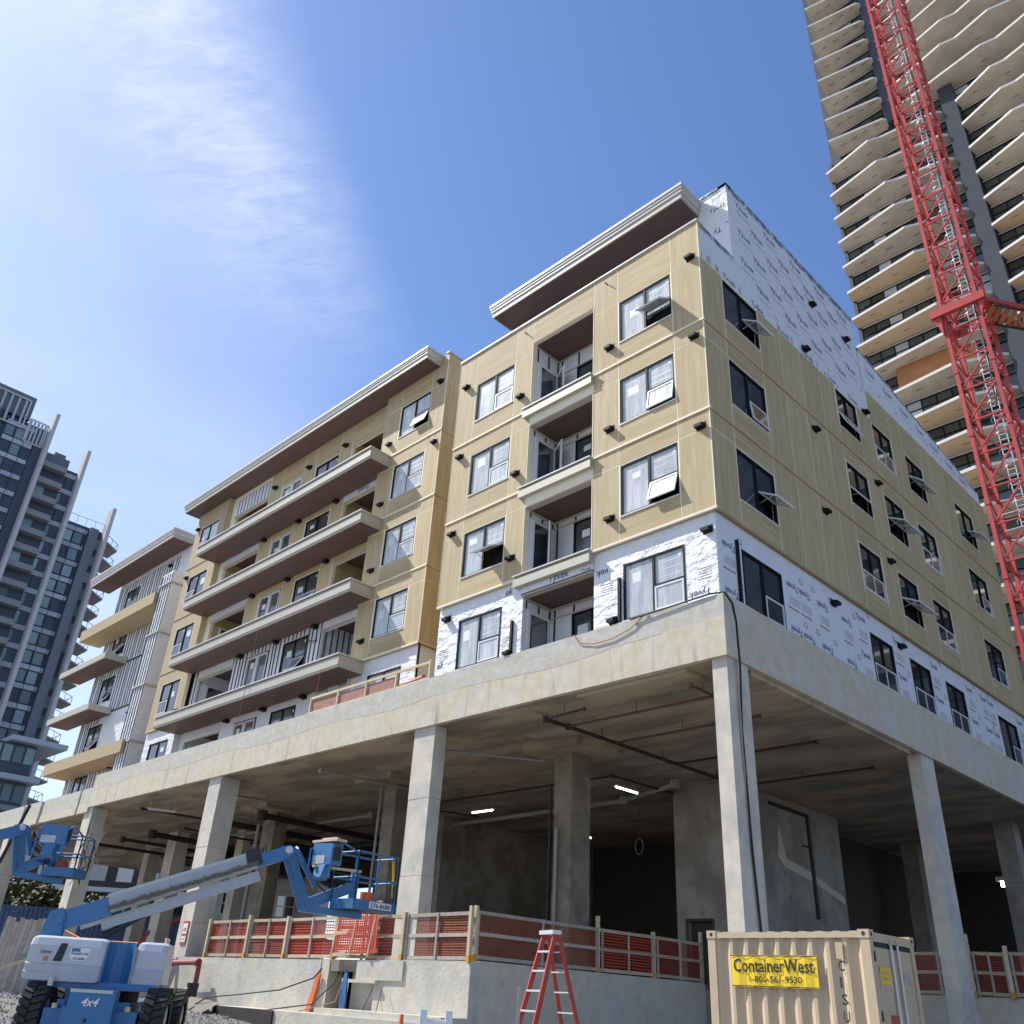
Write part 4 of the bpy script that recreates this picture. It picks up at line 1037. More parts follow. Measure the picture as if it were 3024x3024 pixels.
g = thing('guard_fence', 'timber guard fence with orange netting along the sunlit edge of the ground floor', 'fence')
fence_bays(g, [(-21.1, 0.12), (-18.5, 0.12), (-16.2, 0.12), (-13.6, 0.12), (-10.4, 0.05), (-7.72, 0.0)], 0.86, 1.12, ['f', 'f', 'n', 'n', 'm'], 0.08)
pb_ = MB()
for x in (-13.2, -12.35, -11.5):     # panel hung over the fence, tilted
    pb_.bar((x - 0.2, -0.12, 0.90), (x, -0.1, 2.20), 0.07, lumber, 0.05)
for z in (0.95, 1.5, 2.15):
    pb_.bar((-13.35, -0.12, z), (-11.35, -0.1, z + 0.12), 0.05, lumber, 0.09)
net(pb_, (-13.3, -0.135, 0), (1, 0, 0), 1.9, 1.0, 2.2, orange_net, 0.06, 0.03)
tag(pb_.build('fence_panel'), 'loose orange netting panel leaning on the guard fence', 'fence')
g = thing('guard_fence', 'timber guard fence in shade running back from the corner above the grey wall', 'fence')
fence_bays(g, [(-7.72, 0.16), (-7.72, 4.9), (-7.72, 7.5), (-7.72, 10.0)], 0.90, 1.12, ['m', 'n', 'f'], 0.2)
g = thing('guard_fence', 'dark red guard fence on the low wall behind the container', 'fence')
fence_bays(g, [(-2.2, 12.35), (-0.4, 12.35), (0.6, 12.35), (1.6, 12.35), (3.6, 12.35)], 0.86, 1.1, ['f', 'f', 'f', 'f'], 0.3)
g = thing('guard_rail', 'pale timber rail with red panels on top of the podium slab', 'fence')
for a, b in ((-17.0, -15.4), (-15.35, -13.8), (-13.75, -12.2), (-12.15, -10.45)):
    for z in (8.58, 9.12):
        rb = MB(); rb.bar((a, 0.06, z), (b, 0.06, z), 0.04, lumber_pale, 0.08); rb.build('rail', g)
    rb = MB(); rb.bar((a, 0.07, 8.5), (a, 0.07, 9.16), 0.07, lumber_pale); rb.build('post', g)
    rb = MB(); rb.box(a + 0.08, b - 0.06, 0.09, 0.11, 8.6, 9.0 if a < -13 else 8.7, mat('guard_panel', (0.33, 0.15, 0.11), 0.6, var=0.3, scale=2)); rb.build('panel', g)
rb = MB(); rb.bar((-10.5, 0.07, 8.5), (-10.5, 0.07, 9.2), 0.07, lumber_pale); rb.build('post', g)
b = MB(); b.tube([(-12.1, 0.2, 8.62), (-10.9, 0.2, 8.72)], 0.12, red_film, 8); tag(b.build('rolled_sheet'), 'rolled red sheet lying behind the podium rail', 'roll')

# ------------------------------------------------------------------ shipping container
g = thing('shipping_container', 'cream shipping container with a yellow rental sign, parked before the corner column', 'container', (2.4, -2.2, -1.6))
X0, X1, Y0, Y1, Z0, Z1 = 1.10, 3.82, -2.95, -1.46, -1.55, 1.20
def corrug(axis, c, a, b, z0, z1, name, out):
    mb = MB(); n = int(round((b - a) / 0.278)); p = (b - a) / n; prof = []
    for i in range(n):
        s_ = a + i * p
        prof += [(s_, 0.0), (s_ + p * 0.20, 0.0), (s_ + p * 0.50, -0.06), (s_ + p * 0.70, -0.06)]
    prof.append((b, 0.0))
    for (u, d), (u2, d2) in zip(prof, prof[1:]):
        def Q(uu, dd, z): return (uu, c + out * dd, z) if axis == 'x' else (c + out * dd, uu, z)
        mb.quad(Q(u, d, z0), Q(u2, d2, z0), Q(u2, d2, z1), Q(u, d, z1), container_tan)
    return mb.build(name, g, fix=False)
corrug('x', Y0 + 0.02, X0 + 0.12, X1 - 0.14, Z0 + 0.1, Z1 - 0.08, 'side_wall', -1)
corrug('x', Y1 - 0.02, X0 + 0.12, X1 - 0.14, Z0 + 0.1, Z1 - 0.08, 'side_wall', 1)
corrug('y', X0 + 0.02, Y0 + 0.1, Y1 - 0.1, Z0 + 0.1, Z1 - 0.08, 'end_wall', -1)
mb = MB(); mb.box(X0 + 0.05, X1 - 0.05, Y0 + 0.06, Y1 - 0.06, Z1 - 0.06, Z1 - 0.02, container_tan)
for k in range(9): mb.bar((X0 + 0.3 + k * 0.27, Y0 + 0.06, Z1 - 0.02), (X0 + 0.3 + k * 0.27, Y1 - 0.06, Z1 - 0.02), 0.12, container_tan, 0.03)
mb.build('roof', g)
mb = MB()
for x in (X0, X1 - 0.14):
    for y in (Y0, Y1 - 0.12): mb.box(x, x + 0.14, y, y + 0.12, Z0, Z1 - 0.11, container_tan)
mb.box(X0 + 0.14, X1 - 0.14, Y0, Y0 + 0.05, Z1 - 0.10, Z1 - 0.02, container_tan); mb.box(X0 + 0.14, X1 - 0.14, Y0, Y0 + 0.05, Z0, Z0 + 0.12, container_tan)
mb.box(X0 + 0.14, X1 - 0.14, Y1 - 0.05, Y1, Z1 - 0.10, Z1 - 0.02, container_tan); mb.box(X1 - 0.10, X1, Y0 + 0.12, Y1 - 0.12, Z1 - 0.14, Z1 - 0.02, container_tan); mb.box(X1 - 0.10, X1, Y0 + 0.12, Y1 - 0.12, Z0, Z0 + 0.12, container_tan)
mb.each('frame', g)
for x in (X0 - 0.01, X1 - 0.16):
    for y in (Y0 - 0.01, Y1 - 0.14):
        for z in (Z0, Z1 - 0.105):
            mb = MB(); mb.box(x, x + 0.17, y, y + 0.15, z, z + 0.115, container_tan)
            mb.cyl((x + 0.085, y - 0.002, z + 0.057), (x + 0.085, y + 0.01, z + 0.057), 0.03, black_paint); mb.cyl((x + 0.16, y + 0.075, z + 0.057), (x + 0.172, y + 0.075, z + 0.057), 0.028, black_paint)
            mb.build('corner_casting', g)
for y0, y1, hinge in ((Y0 + 0.14, (Y0 + Y1) / 2 - 0.01, 0), ((Y0 + Y1) / 2 + 0.01, Y1 - 0.14, 1)):
    mb = MB(); mb.box(X1 - 0.05, X1 - 0.015, y0, y1, Z0 + 0.13, Z1 - 0.21, container_tan); mb.box(X1 - 0.06, X1 - 0.012, y0 - 0.01, y1 + 0.01, Z1 - 0.21, Z1 - 0.15, black_paint)
    for z in (-0.9, -0.2, 0.45): mb.box(X1 - 0.016, X1 - 0.004, y0 + 0.05, y1 - 0.05, z, z + 0.22, container_tan)
    d = mb.build('door', g)
    yr = y1 - 0.10 if not hinge else y0 + 0.10
    mb = MB(); mb.cyl((X1 + 0.02, yr, Z0 + 0.1), (X1 + 0.02, yr, Z1 - 0.08), 0.02, galv); mb.bar((X1 + 0.02, yr - 0.03, Z1 - 0.12), (X1 + 0.02, yr + 0.03, Z1 - 0.12), 0.05, container_tan, 0.06)
    mb.bar((X1 + 0.03, yr, -0.55), (X1 + 0.03, yr + (-0.3 if not hinge else 0.3), -0.6), 0.03, galv); mb.build('lock_rod', d)
    mb = MB()
    for z in (-0.75, 0.05, 0.8): mb.bar((X1 - 0.02, y0 - 0.03 if not hinge else y1 + 0.03, z), (X1 - 0.02, y0 - 0.03 if not hinge else y1 + 0.03, z + 0.13), 0.05, black_paint if not hinge else container_tan)
    mb.build('hinge', d)
mb = MB(); sx0, sx1, sz0, sz1, sy = X0 + 0.42, X0 + 1.88, 0.42, 0.86, Y0 - 0.012
n = 22
for i in range(n):          # sheet sign, slightly wavy where it bridges the ribs
    a, b_ = sx0 + (sx1 - sx0) * i / n, sx0 + (sx1 - sx0) * (i + 1) / n
    f_ = lambda x: sy + 0.008 * math.sin(x * 22.0)
    mb.quad((a, f_(a), sz0), (b_, f_(b_), sz0), (b_, f_(b_), sz1), (a, f_(a), sz1), yellow)
put_text(mb, 'ContainerWest', (sx0 + 0.05, sy - 0.012, sz0 + 0.20), (1, 0, 0), (0, 0, 1), 1.36, black_paint, 0, 0.012, 0.19)
put_text(mb, '1-800-561-9530', (sx0 + 0.32, sy - 0.012, sz0 + 0.065), (1, 0, 0), (0, 0, 1), 0.88, black_paint, 0, 0.008, 0.09)
for z in (sz0 + 0.006, sz1 - 0.018): mb.box(sx0, sx1, sy - 0.012, sy - 0.010, z, z + 0.012, black_paint)
mb.build('sign_panel', g, fix=False)
mb = MB()
for i, ch_ in enumerate('CISU008'):
    put_text(mb, ch_, (X1 - 0.52 , Y0 + 0.015, 0.66 - i * 0.215), (1, 0, 0), (0, 0, 1), 0.03 if ch_ in 'I1' else 0.09, black_paint, 0, 0.01, 0.14)
mb.box(X1 - 0.53, X1 - 0.42, Y0 - 0.004, Y0 + 0.012, 0.82, 1.04, container_tan)
mb.build('serial_letters', g, fix=False)
mb = MB(); mb.box(X1 - 0.002, X1 + 0.001, Y0 + 0.22, Y0 + 0.56, 0.52, 0.74, yellow)
mb.box(X1 - 0.002, X1 + 0.001, Y0 + 0.42, Y0 + 0.62, -0.08, 0.14, sign_red); mb.box(X1 - 0.002, X1 + 0.001, Y0 + 0.42, Y0 + 0.62, -0.38, -0.09, sign_white)
for z in (0.58, 0.65): mb.box(X1 + 0.001, X1 + 0.003, Y0 + 0.26, Y0 + 0.52, z, z + 0.025, lumber_grey)
put_text(mb, 'CAUTION', (X1 + 0.003, Y0 + 0.44, 0.0), (0, 1, 0), (0, 0, 1), 0.16, sign_white, 0, 0.0)
for k in range(4): mb.box(X1 + 0.001, X1 + 0.003, Y0 + 0.45 , Y0 + 0.59, -0.30 + k * 0.05, -0.285 + k * 0.05, black_paint)
for r_ in range(7):
    for c_ in range(4):
        if r_ < 2 and c_ > 1: continue
        mb.box(X1 - 0.002, X1 + 0.001, Y0 + 0.98 + c_ * 0.08, Y0 + 1.04 + c_ * 0.08, -0.1 - r_ * 0.075, -0.06 - r_ * 0.075, black_paint)
for y in (0.92, 1.1): mb.box(X1 - 0.002, X1 + 0.001, Y0 + y, Y0 + y + 0.12, 0.55, 0.68, lumber_grey)
mb.build('door_labels', g)

# ------------------------------------------------------------------ ladders and small site things
def step_ladder(name, label, top, spread, wt, wb_, H, ydir, mt, steps, rear=True):
    g = thing(name, label, 'ladder', (top[0], top[1], top[2] - H)); T = Vector(top); yd = Vector((ydir[0], ydir[1], 0)).normalized(); xd = Vector((yd.y, -yd.x, 0))
    for sgn in (-1, 1):
        a = T + xd * sgn * wt / 2; b_ = T + xd * sgn * wb_ / 2 + yd * spread + Vector((0, 0, -H))
        mb = MB(); mb.bar(a, b_, 0.085, mt, 0.04, up=xd); mb.build('rail', g)
        if rear:
            b2 = T + xd * sgn * wb_ * 0.48 - yd * spread + Vector((0, 0, -H)); mb = MB(); mb.bar(a - yd * 0.06, b2, 0.07, mt, 0.03, up=xd); mb.build('rail', g)
    for k in range(1, steps + 1):
        t = k / (steps + 1); c = T + yd * spread * t + Vector((0, 0, -H * t)); hw = (wt + (wb_ - wt) * t) / 2
        mb = MB(); mb.bar(c - xd * hw, c + xd * hw, 0.09, galv, 0.03); mb.build('step', g)
        if rear:
            c = T - yd * spread * t + Vector((0, 0, -H * t)); mb = MB(); mb.bar(c - xd * hw * 0.96, c + xd * hw * 0.96, 0.02, galv, 0.02); mb.build('rear_brace', g)
    mb = MB(); mb.box(-wt / 2 - 0.05, wt / 2 + 0.05, -0.09, 0.09, -0.03, 0.035, galv); o = mb.build('top_cap', g)
    M_ = Matrix.Identity(4)
    for i in range(3):
        M_[i][0] = xd[i]; M_[i][1] = yd[i]; M_[i][3] = T[i]
    o.matrix_local = M_
    return g
step_ladder('step_ladder', 'tall red fibreglass step ladder with metal treads against the grey wall', (-1.50, -3.9, 1.12), 0.80, 0.34, 0.66, 2.72, (-0.25, -0.97), ladder_red, 8)
g = thing('saw_trestle', 'small white folding trestle low before the pale wall', 'trestle')
for dx_ in (0.0, 0.42):
    for s_ in (-1, 1):
        mb = MB(); mb.bar((-2.22 + dx_ * 0.6, -6.02 + dx_ * 0.75, -0.16), (-2.22 + dx_ * 0.6 + s_ * 0.36, -6.02 + dx_ * 0.75 - s_ * 0.26, -1.58), 0.11, white_paint, 0.03); mb.build('leg', g)
for z, s_ in ((-0.32, -1), (-0.6, -1), (-0.35, 1)):
    mb = MB(); o_ = (-0.16 - z) * 0.26 * s_; mb.bar((-2.22 + o_, -6.02 - o_ * 0.7, z), (-1.97 + o_, -5.70 - o_ * 0.7, z), 0.03, white_paint, 0.09); mb.build('brace', g)
mb = MB(); mb.bar((-1.45, -4.66, -1.6), (-1.42, -4.7, 0.24), 0.14, lumber_grey, 0.05, up=(0.7, 0.7, 0)); tag(mb.build('timber_stake'), 'grey timber stake standing left of the red ladder', 'stake')
def cone(p, h, label):
    g = MB(); g.cyl((p[0], p[1], p[2]), (p[0], p[1], p[2] + h), 0.15, orange, 0.03, 12); g.box(p[0] - 0.2, p[0] + 0.2, p[1] - 0.2, p[1] + 0.2, p[2] - 0.02, p[2] + 0.03, orange)
    tag(g.build('traffic_cone'), label, 'cone', 'orange traffic cones on the site')
cone((-3.36, -5.53, -1.55), 1.30, 'orange cone on a post between trestle and pale wall'); cone((-0.95, -4.6, -1.58), 1.28, 'orange cone just right of the red ladder feet')
mb = MB(); mb.cyl((-20.2, -0.6, -0.38), (-20.2, -0.6, 0.05), 0.16, green_dark, 0.19, 14); mb.cyl((-20.2, -0.6, 0.05), (-20.2, -0.6, 0.052), 0.17, shade_black, n=14); tag(mb.build('bucket'), 'black bucket on the ledge at the foot of the pale wall', 'bucket')
mb = MB(); mb.tube([(-26.5, -0.5, 0.42), (-22.9, -0.45, 0.44), (-22.4, -0.42, 0.62), (-20.6, -0.40, 0.66), (-20.45, -0.40, 0.55), (-20.45, -0.40, -0.35)], 0.085, pipe_red, 10)
for p in ((-22.9, -0.45, 0.44), (-22.4, -0.42, 0.62), (-20.6, -0.4, 0.66)): mb.cyl((p[0] - 0.1, p[1], p[2]), (p[0] + 0.1, p[1], p[2]), 0.12, pipe_red, n=10)
tag(mb.build('standpipe'), 'dark red pipe bending down past the foot of the sign column', 'pipe')
def jersey(x0, x1, y, z, label):
    mb = MB(); mb.prism([(x0, y - 0.3, z), (x0, y + 0.3, z), (x0, y + 0.3, z + 0.12), (x0, y + 0.1, z + 0.35), (x0, y + 0.08, z + 0.85), (x0, y - 0.08, z + 0.85), (x0, y - 0.1, z + 0.35), (x0, y - 0.3, z + 0.12)], (x1 - x0, 0, 0), concrete_base)
    tag(mb.build('concrete_barrier'), label, 'barrier', 'concrete barriers behind the lift')
jersey(-24.6, -22.2, -1.2, -0.45, 'concrete barrier block nearest the sign column'); jersey(-27.6, -25.0, -0.9, -0.4, 'concrete barrier block half hidden by the lift wheels')
mb = MB(); mb.bar((-23.9, -0.2, -0.3), (-23.3, -0.25, 1.35), 0.09, lumber_pale); mb.bar((-22.9, -0.3, -0.3), (-23.35, -0.3, 1.4), 0.09, lumber_pale); tag(mb.build('timber_brace'), 'pale timber A brace beside the sign column', 'brace')
mb = MB(); pts = [(-19.3, -0.9, -0.42), (-18.6, -1.3, -0.55), (-18.0, -1.2, -0.3), (-17.0, -0.9, -0.2), (-15.2, -0.5, 0.0), (-14.0, -0.2, 0.35), (-13.8, -0.1, 0.6)]
mb.tube(pts, 0.022, cable); pts = [(-13.3, 0.3, 0.8), (-13.2, -0.1, 0.2), (-13.5, -0.5, -0.3), (-15.0, -1.25, -0.55)]; mb.tube(pts, 0.02, cable); mb.tube([(-12.9, 0.2, 0.8), (-12.95, -0.1, -0.2), (-13.3, -1.0, -0.48)], 0.016, rope)
mb.tube([(-10.9, -0.12, 0.25), (-10.6, -0.5, -0.45)], 0.012, cable); mb.tube([(-11.3, -0.12, 0.2), (-11.2, -0.5, -0.45)], 0.012, cable)
tag(mb.build('site_cable'), 'tangle of black cables trailing along the foot of the pale wall', 'cable')
mb = MB(); mb.prism([(-12.95, 0.05, -0.5), (-12.7, 0.05, -0.5), (-12.7, 0.0, 0.5), (-12.8, 0.0, 0.6), (-12.95, 0.0, 0.1)], (0, 0.06, 0), mat('blue_strap', (0.06, 0.16, 0.36), 0.7)); tag(mb.build('blue_strap'), 'blue strap hanging in the gap of the pale wall', 'strap')
mb = MB(); mb.prism([(-14.35, -0.12, -0.5), (-14.1, -0.12, -0.5), (-13.85, -0.1, 0.45), (-14.0, -0.1, 0.5)], (0, 0.05, 0), orange); tag(mb.build('orange_tarp'), 'orange sheet bunched at the left side of the wall gap', 'sheet')
mb = MB(); mb.bar((-17.9, -2.2, -0.9), (-18.7, -1.6, -0.12), 0.09, lumber_pale); tag(mb.build('loose_timber'), 'short pink timber propped on the ground by the black bucket', 'timber')
mb = MB(); mb.prism([(-19.8, -2.1, -0.95), (-17.2, -2.5, -1.1), (-17.3, -1.2, -0.45), (-19.7, -0.9, -0.36)], (0.02, 0.05, 0.03), mat('dark_tarp', (0.16, 0.14, 0.12), 0.8, var=0.3)); tag(mb.build('ground_tarp'), 'grey brown tarpaulin lying over the ledge below the black bucket', 'tarpaulin')

# ------------------------------------------------------------------ boom lifts
def boom_lift(label, org, fwd, k, boom_a, boom_b, jib_b, bask, decals=True):
    """org: ground point between the near wheels; fwd: towards the viewer end; explicit boom, jib and basket points"""
    g = thing('boom_lift', label, 'boom lift', org); O = Vector(org); f = Vector(fwd).normalized(); r = Vector((-f.y, f.x, 0)); up = Vector((0, 0, 1))
    def P(a, b, c): return O + f * a * k + r * b * k + up * c * k
    def obox(mb, a0, a1, b0, b1, c0, c1, mt):
        mb.hexa([P(a0, b0, c0), P(a1, b0, c0), P(a1, b1, c0), P(a0, b1, c0), P(a0, b0, c1), P(a1, b0, c1), P(a1, b1, c1), P(a0, b1, c1)], mt)
    # chassis
    mb = MB(); obox(mb, -2.6, 0.45, -0.62, 0.62, 0.42, 0.80, lift_blue); obox(mb, 0.45, 0.80, -0.42, 0.42, 0.28, 0.98, lift_blue); obox(mb, 0.3, 0.5, -0.80, 0.80, 0.22, 0.66, lift_blue)
    mb.hexa([P(0.45, -0.5, .7), P(0.8, -0.42, .7), P(0.8, -0.42, .98), P(0.45, -0.5, .98), P(0.45, -0.42, .7), P(0.8, -0.36, .7), P(0.8, -0.36, .98), P(0.45, -0.42, .98)], lift_blue)
    obox(mb, -0.15, 0.15, -0.95, 0.95, 0.38, 0.62, lift_dark); obox(mb, -2.35, -2.05, -0.95, 0.95, 0.38, 0.62, lift_dark)
    obox(mb, 0.78, 0.802, -0.36, 0.36, 0.93, 0.98, metal_white)
    ch = mb.build('chassis', g)
    if decals:
        mb = MB(); put_text(mb, '4x4', P(0.806, -0.13, 0.72), r, up, 0.30 * k, white_paint, 0.35, 0.015)
        mb.cyl(P(0.80, 0.0, 0.5), P(0.808, 0.0, 0.5), 0.035, black_paint); mb.build('lettering', ch, fix=False)
    mb = MB()
    for b_ in (-0.62, 0.62): mb.cyl(P(0.52, b_, 0.66), P(0.52, b_, 0.74), 0.055 * k, lumber_pale)
    mb.cyl(P(0.3, -0.85, 1.0), P(0.3, -0.85, 1.14), 0.05 * k, metal_white); mb.build('tie_down', ch)
    for a in (0.0, -2.2):
        for b_ in (-1.05, 1.05):
            mb = MB(); rw, tw = 0.52, 0.20; n = 26
            c0, c1 = P(a, b_ - tw, rw), P(a, b_ + tw, rw)
            prof = [(-tw, 0.30), (-tw, 0.46), (-tw * 0.75, rw - 0.02), (tw * 0.75, rw - 0.02), (tw, 0.46), (tw, 0.30)]
            ring = []
            for (bb_, rr) in prof:
                ring.append([P(a + rr * math.cos(2 * math.pi * i / n), b_ + bb_, rw + rr * math.sin(2 * math.pi * i / n)) for i in range(n)])
            for q0, q1 in zip(ring, ring[1:]):
                mb.add(q0 + q1, [(i, (i + 1) % n, n + (i + 1) % n, n + i) for i in range(n)], rubber, True)
            for i in range(n):          # chevron lugs
                for sgn in (-1, 1):
                    t0 = 2 * math.pi * (i + (0.5 if sgn > 0 else 0)) / n; t1 = t0 + 0.16; dt = 0.13
                    q = []
                    for rr in (rw - 0.03, rw + 0.03):
                        for (tt, bb_) in ((t0, 0.01 * sgn), (t1, 0.01 * sgn), (t1 + dt, tw * 0.98 * sgn), (t0 + dt, tw * 0.98 * sgn)):
                            q.append(P(a + rr * math.cos(tt), b_ + bb_, rw + rr * math.sin(tt)))
                    mb.hexa(q, rubber)
            wl_ = mb.build('wheel', ch)
            mb = MB(); mb.cyl(P(a, b_ - tw * 0.8, rw), P(a, b_ + tw * 0.8, rw), 0.31 * k, lift_grey, n=18); mb.cyl(P(a, b_ - tw * 0.9, rw), P(a, b_ + tw * 0.9, rw), 0.10 * k, steel, n=10); mb.build('rim', wl_)
    # turntable
    mb = MB(); mb.cyl(P(-1.0, 0, 0.80), P(-1.0, 0, 0.98), 0.5 * k, lift_dark, n=18); obox(mb, -1.5, 0.10, -1.30, 0.95, 0.98, 1.10, lift_blue)
    obox(mb, -1.05, -0.55, -0.05, 0.30, 1.1, 1.75, lift_blue)
    # curved inner blue shield
    for i in range(8):
        a0, a1 = rad(-70 + i * 20), rad(-50 + i * 20)
        q = lambda t, z: P(0.05 - 0.30 * math.cos(t), 0.17 + 0.26 * math.sin(t), z)
        mb.quad(q(a0, 1.1), q(a1, 1.1), q(a1, 1.78), q(a0, 1.78), lift_blue)
    tt = mb.build('turntable', g)
    def hood(a0, a1, b0, b1, name):
        mb = MB(); n = 6; z0, z1 = 1.08, 1.82
        prof = [(a1, z0), (a1 + 0.02, z0 + 0.12), (a1 - 0.02, z0 + 0.14), (a1 + 0.015, z0 + 0.26), (a1 - 0.03, z0 + 0.28), (a1 - 0.03, z1 - 0.16), (a1 - 0.10, z1 - 0.04), (a1 - 0.22, z1), (a0 + 0.1, z1), (a0, z1 - 0.1), (a0, z0)]
        secs = [(b0, 0.10), (b0 + 0.04, 0.03), (b0 + 0.12, 0.0), (b1 - 0.10, 0.0), (b1 - 0.03, 0.03), (b1, 0.08)]
        rings = []
        for b_, ins in secs:
            zc_, ac = (z0 + z1) / 2, (a0 + a1) / 2
            rings.append([P(ac + (p[0] - ac) * (1 - ins), b_, zc_ + (p[1] - zc_) * (1 - ins)) for p in prof])
        m_ = len(prof)
        for q0, q1 in zip(rings, rings[1:]):
            mb.add(q0 + q1, [(i, (i + 1) % m_, m_ + (i + 1) % m_, m_ + i) for i in range(m_)], lift_grey, False)
        for q0 in (rings[0], rings[-1]): mb.add(q0, [tuple(range(m_))], lift_grey)
        return mb.build(name, tt)
    h1 = hood(-0.45, 0.20, -1.42, -0.08, 'engine_hood'); hood(-0.85, 0.05, 0.46, 1.02, 'engine_hood')
    mb = MB()       # window slot, decals
    mb.hexa([P(0.172, -0.95, 1.40), P(0.172, -0.80, 1.40), P(0.176, -0.75, 1.70), P(0.176, -0.87, 1.70), P(0.18, -0.95, 1.40), P(0.18, -0.80, 1.40), P(0.183, -0.75, 1.70), P(0.183, -0.87, 1.70)], lift_dark); mb.build('hood_slot', h1)
    if decals:
        mb = MB()
        put_text(mb, 'Genie', P(0.178, -1.20, 1.52), r, up, 0.20 * k, lift_dark, 0.4, 0.005)
        mb.hexa([P(0.171, -1.12, 1.40), P(0.171, -1.04, 1.40), P(0.171, -1.04, 1.47), P(0.171, -1.12, 1.47), P(0.178, -1.12, 1.40), P(0.178, -1.04, 1.40), P(0.178, -1.04, 1.47), P(0.178, -1.12, 1.47)], orange)
        pl = [P(0.176, -0.68, 1.64), P(0.176, -0.32, 1.64), P(0.176, -0.32, 1.52), P(0.176, -0.42, 1.42), P(0.176, -0.62, 1.42), P(0.176, -0.68, 1.50)]
        mb.add(pl, [(0, 1, 2, 3, 4, 5)], white_paint)
        mb.add([P(0.180, -0.66, 1.63), P(0.180, -0.51, 1.63), P(0.180, -0.51, 1.575), P(0.180, -0.66, 1.575)], [(0, 1, 2, 3)], lift_blue)
        put_text(mb, 'Rentals Ltd.', P(0.181, -0.66, 1.525), r, up, 0.31 * k, lift_dark, 0.2, 0.01); put_text(mb, '276-8688', P(0.181, -0.62, 1.44), r, up, 0.21 * k, lift_dark, 0.2, 0.01)
        mb.build('decal', h1, fix=False)
    # boom
    A = Vector(boom_a); B = Vector(boom_b); d = (B - A).normalized(); s_ = d.cross(up).normalized(); u2 = s_.cross(d)
    mb = MB()       # pivot plates
    for o_ in (-0.16, 0.16):
        q = A + s_ * o_ * k
        mb.prism([q + d * -0.42 + up * -0.60 * k, q + d * 0.10 + up * -0.60 * k, q + d * 0.12 + up * 0.02, q + d * 0.02 + up * 0.24, q + d * -0.22 + up * 0.24], s_ * 0.03, lift_blue)
    mb.cyl(A - s_ * 0.24, A + s_ * 0.24, 0.09, lift_blue, n=12); mb.build('boom_pivot', tt)
    C1 = A + d * 0.95; C2 = A + (B - A) * 0.86
    mb = MB(); mb.bar(A + u2 * -0.02, C1, 0.26 * k, lift_blue, 0.34 * k); mb.build('boom_base', g)
    mb = MB(); mb.bar(C1 + u2 * 0.02, C2 + u2 * 0.02, 0.24 * k, boom_steel, 0.30 * k); mb.bar(C1 + u2 * 0.185 * k, C2 + u2 * 0.185 * k, 0.25 * k, lift_grey, 0.06 * k); bo = mb.build('boom', g)
    mb = MB(); n = 46
    for i in range(n):
        t = i / (n - 1); c = C1.lerp(C2, t) - s_ * 0.0 + u2 * -0.05 * k
        side = s_ * (0.17 * k)
        for sg in (1, -1): mb.bar(c + side * sg - d * 0.035 - u2 * R.uniform(0.02, 0.05), c + side * sg + d * 0.035 + u2 * R.uniform(0.02, 0.06), 0.05, chain_dirty, 0.05)
    mb.build('cable_track', bo)
    mb = MB(); mb.bar(A + u2 * -0.24 * k + d * 0.35, C2 + u2 * -0.22 * k, 0.09 * k, metal_white, 0.07 * k); mb.bar(C1 + u2 * -0.33 * k - d * 0.2, C2 + u2 * -0.31 * k, 0.20 * k, boom_steel, 0.16 * k); mb.build('boom_rail', bo)
    mb = MB(); mb.cyl(A + up * -0.75 * k + d * 0.3, A + d * 1.55 * k - u2 * 0.35, 0.07 * k, lift_dark, n=10); mb.cyl(A + d * 1.2 * k - u2 * 0.42, A + d * 1.9 * k - u2 * 0.25, 0.045 * k, steel, n=10); mb.build('lift_cylinder', g)
    mb = MB(); mb.bar(C2 - d * 0.05, B, 0.22 * k, lift_blue, 0.26 * k); mb.bar(C2 - d * 0.2 + u2 * 0.1, C2 + d * 0.12 + u2 * 0.1, 0.30 * k, lift_dark, 0.34 * k)
    for i in range(6): mb.bar(C2 + d * (i * 0.07 - 0.1) + u2 * 0.15, C2 + d * (i * 0.07 - 0.1) + u2 * R.uniform(0.24, 0.36), 0.03, lift_dark)
    mb.build('boom_tip', g)
    J = Vector(jib_b); jd = (J - B).normalized()
    hd = B + (J - B) * 0.10 + up * 0.16 * k
    mb = MB(); mb.prism([B - u2 * 0.16 - d * 0.05 - s_ * 0.1, B + u2 * 0.16 - d * 0.05 - s_ * 0.1, hd + up * 0.10 - s_ * 0.1, hd + d * 0.18 - s_ * 0.1, B + d * 0.22 - u2 * 0.05 - s_ * 0.1], s_ * 0.2, lift_blue)
    mb.cyl(hd - s_ * 0.16, hd + s_ * 0.16, 0.08 * k, steel, n=10); mb.build('jib_head', g)
    sd = (Vector(bask[1]) - Vector(bask[0])).normalized()
    mb = MB(); mb.bar(hd + d * 0.03, J + d * 0.05, 0.17 * k, lift_blue, 0.13 * k, up=s_); mb.bar(hd - d * 0.13, J - d * 0.10, 0.08 * k, lift_blue, 0.10 * k, up=s_); mb.bar(hd + d * 0.16, J + d * 0.2 + up * 0.35, 0.10 * k, lift_blue, 0.16 * k, up=s_); jb = mb.build('jib', g)
    # basket: bask = four ground corners (in order) and height
    c = [Vector(q) for q in bask[:4]]; hb = bask[4]
    ctr = sum(c, Vector()) / 4
    mb = MB(); mb.bar(J - d * 0.1 + up * -0.02, ctr + up * -0.10, 0.14 * k, lift_blue, 0.14 * k); mb.bar(J + up * 0.02, c[0].lerp(c[3], .5) + up * 0.55, 0.2 * k, lift_blue, 0.22 * k)
    mb.bar(c[0].lerp(c[3], .5) + up * -0.06, c[0].lerp(c[3], .5) + up * 0.9, 0.16 * k, lift_blue, 0.26 * k, up=s_)
    mb.build('basket_mount', g)
